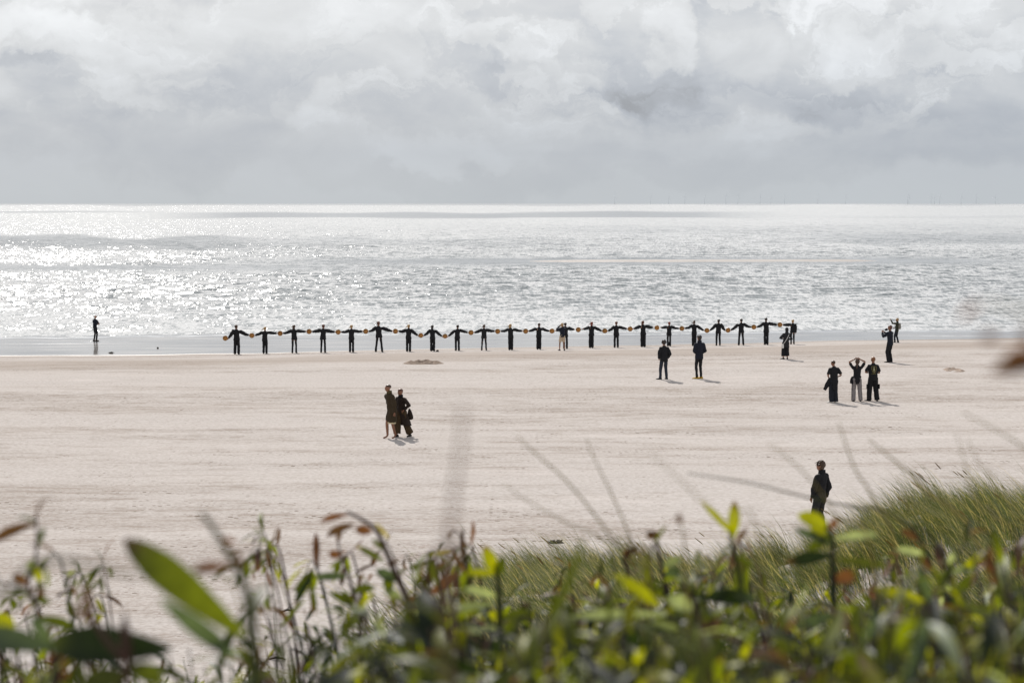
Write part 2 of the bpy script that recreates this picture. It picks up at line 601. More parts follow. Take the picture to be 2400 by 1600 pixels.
    o = np_mesh('beach', V, F, m, attrs={'wet': wet, 'shore': shore, 'swash': swash})
    tag(o, kind='structure')
    return m


SAND = build_ground()


# ------------------------------------------------------------------ sea: real waves, finer ripples in the surface normal
def build_sea():
    rows = [127.0]
    while rows[-1] < 2600:
        rows.append(rows[-1] + 0.25 * (rows[-1] / 140) ** 0.9)
    while rows[-1] < 70000:
        rows.append(rows[-1] * 1.03 + 2)
    rows = np.array(rows)
    tn = np.concatenate([-np.geomspace(3.0, .38, 14), np.linspace(-.36, .36, 860), np.geomspace(.38, 3.0, 14)])
    Y, T = np.meshgrid(rows, tn, indexing='ij')
    X = Y * T
    dy = np.gradient(rows)[:, None]
    dx = np.abs(rows[:, None] * np.gradient(tn)[None, :])
    sp = np.maximum(dy, dx)
    Z = np.zeros_like(X)
    N = 56
    rng = np.random.default_rng(3)
    for i in range(N):
        lam = 0.65 * (5.0 / 0.65) ** ((i + rng.random()) / N)
        th = R(-90 + 24) + rng.normal() * R(26)          # running in towards the beach, slightly from the left
        k = 2 * math.pi / lam
        a = 0.030 / k * (0.8 if lam > 3.0 else 1.0)
        ph = rng.random() * 6.28
        w = np.clip((lam / sp - 2.0) / 2.0, 0, 1)
        # short-crested: break the phase up with a slow wander
        Z += a * w * np.sin(k * (X * math.cos(th) + Y * math.sin(th)) + ph + 1.6 * np.sin(X / (lam * 2.7) + i) * .8)
    yw = np.interp(X, WX, WY)
    fade = 0.22 + 0.78 * sstep(0, 70, Y - yw)
    yb = 313 + (X - 30) * 0.06
    bar = np.exp(-((Y - yb) / 22.0) ** 2) * sstep(-60, 0, X) * (1 - sstep(60, 90, X))
    bar2 = np.exp(-((Y - 283 - X * .02) / 16.0) ** 2) * (1 - sstep(-35, 0, X))
    grp = 0.75 + 0.6 * vnoise(X / 45, Y / 60, 31)
    Z *= fade * (1 - .9 * np.maximum(bar, .8 * bar2)) * grp
    # small breakers just before the beach and over the bar
    for (yy, amp, wd) in ((7.0, .07, .55), (17.0, .05, .8)):
        u = Y - yw - yy - 3 * (vnoise(X / 14, X * 0 + yy, 41) - .5)
        Z += amp * np.exp(-(u / wd) ** 2) * sstep(.35, .75, vnoise(X / 6, X * 0 + yy * 3, 42))
    u = Y - (yb + 16) - 6 * (vnoise(X / 25, X * 0, 43) - .5)
    Z += .16 * np.exp(-(u / 1.6) ** 2) * sstep(.45, .7, vnoise(X / 7, X * 0 + 2, 44)) * sstep(-75, -20, X)
    V = np.stack([X, Y, Z], -1).reshape(-1, 3)
    nx = len(tn)
    i = (np.arange(len(rows) - 1)[:, None] * nx + np.arange(nx - 1)[None, :]).ravel()
    F = np.stack([i, i + 1, i + 1 + nx, i + nx], -1)
    # calm: 0 = ruffled, 1 = slick; also holds the cloud-shade bands
    calm_shade = np.maximum(bar, bar2 * .6)
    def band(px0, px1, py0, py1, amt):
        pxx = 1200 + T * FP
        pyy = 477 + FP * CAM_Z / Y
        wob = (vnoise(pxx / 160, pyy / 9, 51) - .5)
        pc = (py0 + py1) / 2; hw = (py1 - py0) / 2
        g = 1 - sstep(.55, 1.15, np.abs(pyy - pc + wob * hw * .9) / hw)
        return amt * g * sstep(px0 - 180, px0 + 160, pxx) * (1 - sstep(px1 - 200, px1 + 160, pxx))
    # cloud shade over the sea, put into the surface as smoother, darker stretches
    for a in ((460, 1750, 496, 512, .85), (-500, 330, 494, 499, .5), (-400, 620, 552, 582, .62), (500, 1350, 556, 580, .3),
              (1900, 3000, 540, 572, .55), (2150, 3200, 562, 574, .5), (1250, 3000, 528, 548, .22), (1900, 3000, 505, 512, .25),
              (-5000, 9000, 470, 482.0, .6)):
        calm_shade = np.maximum(calm_shade, band(*a))
    calm_shade = calm_shade.ravel()
    m, t, out = new_mat('sea_water')
    g = t.n('ShaderNodeNewGeometry')
    pos, nrm = g.outputs['Position'], g.outputs['Normal']
    cal = t.n('ShaderNodeAttribute', attribute_name='calm_shade').outputs['Fac']
    n1 = t.v('SUBTRACT', t.noise(t.mapping(pos, (0.8, 1.0, 1), (0, 0, R(20))), 3.2, 4.0, 0.68, 0.3, color=True), (0.5, 0.5, 0.5))
    n2 = t.v('SUBTRACT', t.noise(t.mapping(pos, (0.22, 0.22, 1)), 1.0, 4.0, 0.6, color=True), (0.5, 0.5, 0.5))
    n3 = t.v('SUBTRACT', t.noise(t.mapping(pos, (2.6, 0.45, 1), (0, 0, R(8))), 1.0, 5.0, 0.72, 0.2, color=True), (0.5, 0.5, 0.5))
    sl = t.v('ADD', t.v('SCALE', n1, scale=0.55), t.v('ADD', t.v('SCALE', n2, scale=0.6), t.v('SCALE', n3, scale=1.0)))
    sl = t.v('MULTIPLY', sl, (1.0, 1.0, 0.0))
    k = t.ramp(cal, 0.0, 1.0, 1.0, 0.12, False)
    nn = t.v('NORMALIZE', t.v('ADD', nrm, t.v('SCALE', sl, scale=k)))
    # small ripples give a broad sun glitter, larger facets mirror the low sky
    df = t.n('ShaderNodeBsdfDiffuse')
    df.inputs[0].default_value = (0.14, 0.16, 0.165, 1)
    ga = t.n('ShaderNodeBsdfAnisotropic', distribution='BECKMANN')
    ga.inputs['Color'].default_value = (0.915, 0.91, 0.905, 1)
    ga.inputs['Roughness'].default_value = 0.25
    t.put(ga.inputs['Normal'], nn)
    gb = t.n('ShaderNodeBsdfAnisotropic', distribution='BECKMANN')
    gb.inputs['Color'].default_value = (0.915, 0.91, 0.905, 1)
    gb.inputs['Roughness'].default_value = 0.85
    t.put(gb.inputs['Normal'], nn)
    gm = t.n('ShaderNodeMixShader')
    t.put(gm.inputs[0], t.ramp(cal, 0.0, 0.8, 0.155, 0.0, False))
    t.t.links.new(ga.outputs[0], gm.inputs[1])
    t.t.links.new(gb.outputs[0], gm.inputs[2])
    fr = t.n('ShaderNodeFresnel')
    fr.inputs['IOR'].default_value = 1.37
    t.put(fr.inputs['Normal'], nn)
    mx = t.n('ShaderNodeMixShader')
    t.put(mx.inputs[0], fr.outputs[0])
    t.t.links.new(df.outputs[0], mx.inputs[1])
    t.t.links.new(gm.outputs[0], mx.inputs[2])
    t.t.links.new(mx.outputs[0], out.inputs[0])
    o = np_mesh('sea', V, F, m, attrs={'calm_shade': calm_shade})
    tag(o, kind='structure')


build_sea()


# ------------------------------------------------------------------ people
CLOTH = {}


def cloth(key, col, **kw):
    if key not in CLOTH:
        CLOTH[key] = plain(key, col, **kw)
    return CLOTH[key]


SKIN = plain('skin', (0.34, 0.18, 0.115), rough=0.5, spec=0.4, var=0.08)
TAN = plain('tanned_skin', (0.23, 0.105, 0.060), rough=0.5, spec=0.4, var=0.08)
cloth('black_cotton', (0.012, 0.012, 0.014), rough=0.9, var=0.3, sheen=0.0)
cloth('faded_black', (0.02, 0.02, 0.022), rough=0.9)
cloth('navy', (0.010, 0.012, 0.021), rough=0.85)
cloth('denim', (0.024, 0.029, 0.042), rough=0.9)
cloth('dark_denim', (0.015, 0.017, 0.024), rough=0.9)
cloth('beige', (0.50, 0.40, 0.29), rough=0.9)
cloth('grey_jersey', (0.22, 0.20, 0.20), rough=0.9)
cloth('olive', (0.040, 0.027, 0.013), rough=0.85)
cloth('olive_dark', (0.030, 0.032, 0.018), rough=0.85)
cloth('brown_coat', (0.024, 0.015, 0.011), rough=0.85)
cloth('brown_trousers', (0.055, 0.034, 0.015), rough=0.85)
cloth('cream', (0.62, 0.52, 0.33), rough=0.85)
cloth('white_leather', (0.72, 0.70, 0.66), rough=0.5)
cloth('yellow_suede', (0.55, 0.33, 0.03), rough=0.7)
cloth('shoe_black', (0.014, 0.013, 0.013), rough=0.6)
cloth('scarf_green', (0.075, 0.060, 0.025), rough=0.9)
HAIR = {k: plain('hair_' + k, c, rough=0.5, spec=0.5, var=0.35, scale=60) for k, c in dict(
    brown=(0.055, 0.028, 0.014), dark=(0.02, 0.013, 0.010), blond=(0.36, 0.23, 0.10), red=(0.20, 0.045, 0.022),
    ginger=(0.22, 0.095, 0.040), grey=(0.33, 0.30, 0.26), auburn=(0.10, 0.035, 0.018)).items()}


def ik(S, T, L1, L2, bend):
    S, T = Vector(S), Vector(T)
    d = T - S
    L = d.length
    mx = (L1 + L2) * 0.995
    if L > mx:                       # reach a little further by leaning the shoulder
        S = S + d.normalized() * min(L - mx, 0.12)
        d = T - S; L = d.length
        if L > mx:
            T = S + d.normalized() * mx; d = T - S; L = mx
    u = d.normalized()
    a = (L1 * L1 - L2 * L2 + L * L) / (2 * L)
    h = math.sqrt(max(L1 * L1 - a * a, 0))
    b = Vector(bend); b = (b - u * b.dot(u))
    b = b.normalized() if b.length > 1e-4 else Vector((0, 0, -1))
    return S, S + u * a + b * h, T


def make_body(root, P, skin):
    """one continuous skinned body: trunk, neck, head with nose and ears, arms, hands with five fingers, legs, feet"""
    vs, rs, es = [], [], []

    def add(p, r, prev=None):
        vs.append(tuple(p)); rs.append(r if isinstance(r, tuple) else (r, r))
        if prev is not None: es.append((prev, len(vs) - 1))
        return len(vs) - 1
    pel = add(P['pelvis'], (.125, .10))
    wst = add(P['pelvis'].lerp(P['chest'], .42), (.105, .085), pel)
    ch = add(P['chest'], (.105, .075), wst)
    nb = add(P['neck'], (.055, .055), ch)
    nk = add(P['neck'].lerp(P['head'], .42), (.057, .060), nb)
    h, hf, hr = P['head'], P['hf'], P['hr']
    jaw = add(h + Vector((0, 0, -.068)) + hf * .02, (.066, .074), nk)
    h1 = add(h + hf * .004, (.084, .098), jaw)
    h2 = add(h + Vector((0, 0, .055)) - hf * .006, (.080, .094), h1)
    add(h + Vector((0, 0, .098)) - hf * .006, (.042, .052), h2)
    add(h + hf * .105 + Vector((0, 0, -.012)), .011, h1)
    for sg in (-1, 1):
        add(h + hr * (.092 * sg) - hf * .008 + Vector((0, 0, .002)), .012, h1)
    for sg, arm in ((-1, P['armL']), (1, P['armR'])):
        S, E, W = arm
        a = add(S, .042, ch)
        b = add(S.lerp(E, .55), .045, a)
        c = add(E, .038, b)
        d = add(E.lerp(W, .4), .036, c)
        e = add(W, (.026, .022), d)
        u = (W - E).normalized()
        n = Vector((0, 0, 1)); n = n - u * n.dot(u)
        n = n.normalized() if n.length > .1 else Vector((0, 1, 0))
        sd_ = u.cross(n)
        pm = add(W + u * .055, (.034, .017), e)
        for q, ln in ((-.030, .062), (-.010, .076), (.010, .072), (.030, .058)):
            f1 = add(W + u * (.055 + ln * .55) + n * q, .0085, pm)
            add(W + u * (.055 + ln * .95) + n * q * 1.1 - sd_ * (.022 * sg), .0075, f1)
        t1 = add(W + u * .05 + n * .042, .0095, e)
        add(W + u * .085 + n * .056, .0085, t1)
    for leg in (P['legL'], P['legR']):
        Hh, K, A, B, T = leg
        a = add(Hh, .080, pel)
        b = add(Hh.lerp(K, .5), .070, a)
        c = add(K, .052, b)
        d = add(K.lerp(A, .35), .052, c)
        e = add(A, .034, d)
        f = add(B, (.036, .024), e)
        add(T, (.028, .014), f)
    me = bpy.data.meshes.new('body')
    me.from_pydata(vs, es, [])
    o = bpy.data.objects.new('temporary_body', me)
    COL.objects.link(o)
    md = o.modifiers.new('skin', 'SKIN')
    md.use_smooth_shade = True
    sk = me.skin_vertices[0].data if me.skin_vertices else None
    if sk is None:
        bm = bmesh.new(); bm.from_mesh(me)
        bm.verts.layers.skin.verify()
        bm.to_mesh(me); bm.free()
        sk = me.skin_vertices[0].data
    for i, r in enumerate(rs):
        sk[i].radius = r
        sk[i].use_root = (i == 0)
    md2 = o.modifiers.new('sub', 'SUBSURF'); md2.levels = 1; md2.render_levels = 1
    dg = bpy.context.evaluated_depsgraph_get(); dg.update()
    res = bpy.data.meshes.new_from_object(o.evaluated_get(dg))
    bpy.data.objects.remove(o); bpy.data.meshes.remove(me)
    res.name = 'body'
    res.materials.clear(); res.materials.append(skin)
    b = bpy.data.objects.new('body', res)
    COL.objects.link(b); b.parent = root
    return b


def person(label, pos, H, yaw=0.0, group=None, skin=None, pose=None, seed=0, **o):
    """a clothed standing figure; local axes: x = its right, y = where it faces"""
    pose = pose or {}
    skin = skin or SKIN
    root = empty('person', pos, label, 'person', group, rz=yaw, scale=H / 1.75)
    V = Vector
    lean = V(pose.get('lean', (0, 0, 0)))            # offset of the neck from upright
    pel = V((0, 0, .95)) + V(pose.get('pelvis', (0, 0, 0)))
    chest = V((0, 0, 1.29)) + lean * .75 + V(pose.get('pelvis', (0, 0, 0))) * .6
    neck = V((0, 0, 1.47)) + lean
    ht = V(pose.get('head_tilt', (0, .02, 0)))
    head = neck + V((0, 0, .165)) + ht
    ha = pose.get('head_yaw', 0.0)
    hf = V((-math.sin(ha), math.cos(ha), 0)); hr = V((math.cos(ha), math.sin(ha), 0))
    P = dict(pelvis=pel, chest=chest, neck=neck, head=head, hf=hf, hr=hr)
    sh = pose.get('shoulder', .175)
    for k, sg, dflt in (('armL', -1, (-.27, .02, .80)), ('armR', 1, (.27, .02, .80))):
        S = V((sg * sh, 0, 1.385)) + lean * .92
        bend = pose.get(k + '_bend', (sg * .5, -1, -.2))
        P[k] = ik(S, V(pose.get(k, dflt)), .285, .255, bend)
    for k, sg in (('legL', -1), ('legR', 1)):
        ft = V(pose.get(k, (sg * .11, 0, 0)))
        toe = pose.get(k + '_toe', sg * .15)
        Hh = pel + V((sg * .085, 0, -.04))
        A = ft + V((0, 0, .085 + pose.get('lift', 0)))
        _, K, A = ik(Hh, A, .425, .42, (sg * .05, 1, 0))
        td = V((math.sin(toe), math.cos(toe), 0))
        P[k] = (Hh, K, A, V((A.x, A.y, A.z - .052)) + td * .09, V((A.x, A.y, A.z - .062)) + td * .165)
        P[k + 'td'] = td
    make_body(root, P, skin)
    # ---- upper garment
    top = o.get('top', 'black_cotton')
    mb = MB()
    hem = o.get('hem', .84)
    wd = o.get('wide', 1.0)
    fl = o.get('flare', 1.0)
    rings = []
    wind = V(o.get('wind', (0, 0, 0)))
    lv = [(hem, .165 * wd * fl, .125 * wd * fl), (max(hem + .10, .93) if hem > .75 else .93, .160 * wd * (fl * .4 + .6), .120 * wd), (1.08, .150 * wd, .112 * wd),
          (1.25, .160 * wd, .118 * wd), (1.35, .165, .112), (1.42, .130, .095), (1.47, .078, .078), (1.505, .068, .070)]
    for z, rx, ry in lv:
        tt = (z - .95) / .52
        if tt > 0: c = pel.lerp(neck, min(tt, 1.05)); c.z = z
        else: c = V((pel.x, pel.y, z)) + wind * (-tt)
        rings.append([c + V((math.cos(2 * math.pi * j / 20) * rx, math.sin(2 * math.pi * j / 20) * ry, 0)) for j in range(20)])
    mb.ring_loft(rings)
    sl = o.get('sleeve', 'long')
    sr = o.get('sleeve_r', (.082, .070, .056, .046))
    for arm in (P['armL'], P['armR']):
        S, E, W = arm
        inn = S.lerp(V((chest.x, chest.y, 1.36)), .45)
        if sl == 'long':
            mb.tube([inn, S, S.lerp(E, .5), E, E.lerp(W, .5), W.lerp(E, .02)], [.085, sr[0] * .88, sr[0] * .9, sr[1], sr[2], sr[3]], n=12)
        elif sl == 'short':
            mb.tube([inn, S, S.lerp(E, .5), S.lerp(E, .8)], [.082, .068, .064, .066], n=12)
    topo = solid(o.get('top_name', 'shirt'), mb, CLOTH[top], root, seed=seed, wr=o.get('fold', .007))
    # ---- trousers / shorts
    bot = o.get('bottom', 'black_cotton')
    if bot:
        r_hip, r_knee, r_hem = o.get('leg_r', (.098, .085, .082))
        mb = MB()
        z1 = 1.02
        mb.ring_loft([[V((pel.x + math.cos(2 * math.pi * j / 18) * rx, pel.y + math.sin(2 * math.pi * j / 18) * ry, z)) for j in range(18)]
                      for z, rx, ry in ((.84, .13, .10), (.92, .165, .12), (z1, .145, .11))])
        for leg in (P['legL'], P['legR']):
            Hh, K, A, B, T = leg
            if o.get('short_leg'):
                mb.tube([Hh + V((0, 0, .03)), Hh.lerp(K, .45), Hh.lerp(K, .85)], [r_hip, r_hip * .97, r_hip * .92], n=14)
            else:
                end = A + V((0, 0, o.get('cuff', -.045)))
                mb.tube([Hh + V((0, 0, .03)), Hh.lerp(K, .5), K, K.lerp(A, .5), end], [r_hip, (r_hip + r_knee) / 2, r_knee, (r_knee + r_hem) / 2, r_hem], n=14)
        solid('shorts' if o.get('short_leg') else 'trousers', mb, CLOTH[bot], root, seed=seed + 5, wr=.006)
    # ---- shoes
    shoe = o.get('shoe', 'shoe_black')
    if shoe:
        for k in ('legL', 'legR'):
            Hh, K, A, B, T = P[k]
            td = P[k + 'td']; sdv = V((td.y, -td.x, 0))
            g = A.z - .085
            mb = MB()
            rr = []
            for u, w_, hgt in ((-.075, .026, .05), (-.055, .040, .085), (0, .043, .11), (.06, .044, .075), (.12, .047, .055), (.175, .040, .045), (.20, .020, .03)):
                c = V((A.x, A.y, g)) + td * u
                rr.append([c + sdv * (math.cos(2 * math.pi * j / 12) * w_) + V((0, 0, max(0.0, .5 + .5 * math.sin(2 * math.pi * j / 12)) * hgt)) for j in range(12)])
            mb.ring_loft(rr)
            mb.build('shoe', CLOTH[shoe], root)
    # ---- hair / headwear
    hs = o.get('hair', 'short')
    hm = HAIR[o.get('hair_col', 'brown')]
    if hs:
        mb = MB()
        hc = head + V((0, 0, .038)) - hf * .018
        rot = Matrix.Rotation(ha, 3, 'Z')
        if hs == 'shaved':
            mb.ball(hc + V((0, 0, .008)), (.086, .100, .074), rot=rot)
        else:
            mb.ball(hc + V((0, 0, .006)), (.096, .110, .086), rot=rot)
            mb.ball(head - hf * .035 - V((0, 0, .02)), (.076, .070, .075), rot=rot)
        wv = V(o.get('blow', (-1, 0, 0)))
        if hs == 'ponytail':
            s = head - hf * .10 + V((0, 0, .03))
            mb.tube([s, s + wv * .05 - V((0, 0, .02)) - hf * .03, s + wv * .13 - V((0, 0, .09)), s + wv * .20 - V((0, 0, .16))], [.026, .034, .028, .008], n=8)
        elif hs == 'bun':
            mb.ball(head - hf * .10 + V((0, 0, .075)), (.042, .042, .04), 10, 6)
        elif hs == 'long':
            mb.tube([head - hf * .05, head - hf * .07 - V((0, 0, .10)) + wv * .02, head - hf * .07 - V((0, 0, .19)) + wv * .06], [(.078, .055), (.075, .04), (.04, .02)], n=10)
            mb.tube([head - hf * .04 + V((0, 0, .02)), head + wv * .13 - V((0, 0, .02)), head + wv * .20 - V((0, 0, .05))], [.04, .025, .006], n=8)
        elif hs == 'braid':
            s = head - hf * .09 + V((0, 0, .0))
            pts = [s + V((-.01 * j, -.01 * j, -.055 * j)) for j in range(6)]
            mb.tube(pts, [.034, .030, .033, .027, .028, .010], n=8)
        elif hs == 'curly':
            rg = random.Random(seed)
            for _ in range(46):
                a = rg.uniform(0, 6.28); e = rg.uniform(-.5, 1.5)
                q = V((math.cos(a) * math.cos(e) * .085, math.sin(a) * math.cos(e) * .095, math.sin(e) * .09))
                if q.dot(hf) > .055 and q.z < .03: continue
                mb.ball(hc + q, rg.uniform(.018, .032), 7, 5)
            for _ in range(7):
                s = hc + V((-.06, rg.uniform(-.05, .05), rg.uniform(-.02, .07)))
                mb.tube([s, s + V((-.06, 0, -.01)), s + V((-.11, rg.uniform(-.02, .02), rg.uniform(-.05, .0)))], [.018, .012, .004], n=6)
        mb_o = mb.build('hair', hm, root)
        if hs == 'ribbon':
            pass
    if o.get('ribbon'):
        mb = MB()
        s = head + V((-.05, -.05, -.01))
        for k in range(3):
            z = -.03 - .05 * k
            mb.tube([s, s + V((-.12, -.02, z * .4 - .02)), s + V((-.17, .02, z - .03)), s + V((-.24 + .03 * k, 0, z - .05))], [(.012, .004), (.014, .003), (.013, .003), (.006, .002)], n=6)
        mb.build('hair_ribbon', cloth('red_ribbon', (0.30, 0.03, 0.03)), root)
    if o.get('cap'):
        mb = MB()
        rot = Matrix.Rotation(ha, 3, 'Z')
        mb.ball(head + V((0, 0, .058)), (.094, .106, .075), rot=rot)
        bd = hf * (1 if o['cap'] == 'front' else -1)
        mb.ball(head + bd * .11 + V((0, 0, .05)), (.07, .07, .010), 12, 6, rot=rot)
        mb.build('cap', CLOTH[o.get('cap_col', 'black_cotton')], root)
    if o.get('hood'):
        mb = MB()
        rot = Matrix.Rotation(ha, 3, 'Z')
        mb.ball(head + V((0, 0, .015)) - hf * .022, (.105, .118, .135), 14, 9, rot=rot)
        mb.tube([neck + V((0, 0, -.02)), neck + V((0, 0, .07))], [(.10, .09), (.09, .085)], n=12)
        solid('hood', mb, CLOTH[o.get('hood_col', top)], root, voxel=.014, wr=.004, seed=seed)
    if o.get('collar'):
        mb = MB()
        mb.tube([neck + V((0, 0, -.03)), neck + V((0, 0, .075))], [(.095, .088), (.088, .082)], n=14)
        mb.build('collar', CLOTH[o['collar']], root)
    if o.get('face'):
        for sg in (-1, 1):
            mb = MB()
            mb.ball(head + hf * .083 + hr * (.030 * sg) + V((0, 0, .012)), (.012, .008, .007), 8, 5)
            mb.build('eye', cloth('eye_dark', (0.02, 0.015, 0.012), rough=.3), root)
        mb = MB()
        mb.ball(head + hf * .079 + V((0, 0, -.055)), (.024, .010, .007), 8, 5, rot=Matrix.Rotation(ha, 3, 'Z'))
        mb.build('mouth', cloth('lips', (0.20, 0.06, 0.05), rough=.5), root)
    return root, P


def figure_pos(fx, fy, topy):
    p = ground_at(fx, fy)
    H = at(fx, topy, p.y).z - p.z
    return p, H


# ---- the drum line --------------------------------------------------------
DR1 = [(188, 362), (432, 337), (692, 318), (958, 301), (1225, 305), (1478, 299), (1752, 298), (1985, 336), (2207, 343)]
DR2 = [(489, 372), (783, 359), (1091, 357), (1381, 355), (1672, 340), (1964, 354), (2243, 332)]
DR3 = [(421, 319), (697, 327), (973, 349), (1205, 346), (1490, 312), (1778, 286)]
drum_px = [(480 + u / 3.92, 700 + v / 3.92) for u, v in DR1] + [(1000 + u / 4.704, 700 + v / 4.704) for u, v in DR2] + \
          [(1450 + u / 4.704, 700 + v / 4.704) for u, v in DR3]
L1 = [(294, 240, 510), (553, 258, 505), (822, 240, 500), (1087, 236, 497), (1348, 240, 493), (1600, 208, 489), (1872, 236, 486), (2093, 242, 482), (2320, 240, 478)]
L2 = [(632, 284, 570), (927, 278, 567), (1237, 268, 560), (1530, 264, 553), (1815, 255, 543), (2090, 250, 540)]
L3 = [(270, 242, 532), (555, 254, 524), (832, 240, 521), (1097, 226, 517), (1350, 220, 513), (1627, 210, 508), (1916, 230, 502)]
line_px = [(480 + a / 3.92, 700 + b / 3.92, 700 + c / 3.92) for a, b, c in L1] + [(1000 + a / 4.704, 700 + b / 4.704, 700 + c / 4.704) for a, b, c in L2] + \
          [(1450 + a / 4.704, 700 + b / 4.704, 700 + c / 4.704) for a, b, c in L3]
ORD = ['leftmost', 'second', 'third', 'fourth', 'fifth', 'sixth', 'seventh', 'eighth', 'ninth', 'tenth', 'eleventh', 'twelfth', 'thirteenth',
       'fourteenth', 'fifteenth', 'sixteenth', 'seventeenth', 'eighteenth', 'nineteenth', 'twentieth', 'twenty-first', 'rightmost']
style = [  # hair, colour, legs apart, hem, look phrase
    dict(hair='short', hair_col='brown', gap=.10, leg=(.105, .105, .10), say='with short brown hair and baggy trousers'),
    dict(hair='ponytail', hair_col='blond', gap=.08, leg=(.105, .095, .09), say='short, with fair hair blown left'),
    dict(hair='long', hair_col='brown', gap=.11, leg=(.09, .07, .072), say='with brown hair blown sideways'),
    dict(hair='bun', hair_col='auburn', gap=.11, leg=(.09, .075, .075), say='slim, with a tied-back bun'),
    dict(hair='ponytail', hair_col='blond', gap=.08, leg=(.10, .09, .085), say='with a loose fair ponytail'),
    dict(hair='short', hair_col='auburn', gap=.17, leg=(.095, .075, .075), say='tall, legs apart'),
    dict(hair='ponytail', hair_col='blond', gap=.08, leg=(.105, .095, .09), say='light ponytail streaming left'),
    dict(hair='long', hair_col='dark', gap=.08, leg=(.10, .095, .095), say='tousled dark hair, arms low'),
    dict(hair='short', hair_col='dark', gap=.09, leg=(.10, .09, .09), say='with dark cropped hair'),
    dict(hair='ponytail', hair_col='brown', gap=.14, leg=(.09, .07, .065), say='with feet slightly apart'),
    dict(hair='long', hair_col='blond', gap=.07, leg=(.11, .10, .09), say='long fair hair over shoulder'),
    dict(hair='short', hair_col='brown', gap=.07, leg=(.10, .095, .10), say='in wide trousers meeting at the hem'),
    dict(hair='short', hair_col='dark', gap=.08, leg=(.095, .085, .085), say='half hidden by the beige shorts'),
    dict(hair='long', hair_col='red', gap=.07, leg=(.10, .10, .10), ribbon=True, say='red hair and red ribbon'),
    dict(hair='bun', hair_col='auburn', gap=.09, leg=(.10, .09, .085), say='with reddish hair tied up'),
    dict(hair='long', hair_col='auburn', gap=.07, leg=(.11, .11, .11), say='in broad straight trousers'),
    dict(hair='short', hair_col='red', gap=.07, leg=(.09, .085, .085), hem=.80, say='legs hidden behind the hooded onlooker'),
    dict(hair='ponytail', hair_col='brown', gap=.07, leg=(.105, .095, .09), say='just left of the standing man in navy'),
    dict(hair='short', hair_col='dark', gap=.10, leg=(.10, .08, .07), say='with both arms angled down'),
    dict(hair='short', hair_col='dark', gap=.14, leg=(.10, .08, .08), say='dark cropped hair, feet apart'),
    dict(hair='bun', hair_col='dark', gap=.07, leg=(.10, .09, .085), say='with a small dark bun'),
    dict(hair='short', hair_col='blond', gap=.09, leg=(.09, .075, .07), say='behind the hooded woman'),
]
spots = [figure_pos(x, fy, ty) for x, ty, fy in line_px]
ydep = np.array([p.y for p, h in spots])
DRUM_R = 0.150
dpos = []
for k, (x, y) in enumerate(drum_px):
    yd = ydep[0] if k == 0 else (ydep[k - 1] + ydep[k]) / 2
    dpos.append(at(x, y, yd - 0.04))
for k, ((p, H), st_) in enumerate(zip(spots, style)):
    s = H / 1.75
    st_['gap'] = st_['gap'] * 1.0 + .012
    pose = {'legL': (-st_['gap'], .02 * ((k * 7) % 3 - 1), 0), 'legR': (st_['gap'], .03 * ((k * 5) % 3 - 1), 0),
            'lean': (.012 * ((k * 3) % 5 - 2), .0, 0), 'head_yaw': .25 * (((k * 11) % 5) - 2) / 2}
    for key, dk, sg in (('armL', k, 1), ('armR', k + 1, -1)):
        if dk < len(dpos):
            tgt = dpos[dk] + Vector((sg * (DRUM_R + .045), 0, 0))
            lc = (tgt - p) / s
            pose[key] = (lc.x, lc.y, lc.z)
            pose[key + '_bend'] = (0, -1, -.35)
    if k == 21:
        pose['armR'] = (.23, .03, .84)
        pose['armR_bend'] = (.2, -1, 0)
    ribs = (.118, .092, .078, .060) if k % 3 else (.128, .104, .084, .062)
    lab = 'black-clad person, %s%s in drum line, %s' % (
        ORD[k], '' if k in (0, 21) else ' from left', st_['say'])
    lab = ' '.join(lab.split()[:])
    person(lab, p, H, 0.0, 'people in black standing in a line with drums', pose=pose, seed=k * 3 + 1, top='black_cotton',
           hem=st_.get('hem', .82), wide=1.08, flare=1.14, sleeve_r=ribs, leg_r=tuple(q * .86 for q in st_['leg']), hair=st_['hair'], hair_col=st_['hair_col'],
           ribbon=st_.get('ribbon'), fold=.010, blow=(-1, .1, .15))

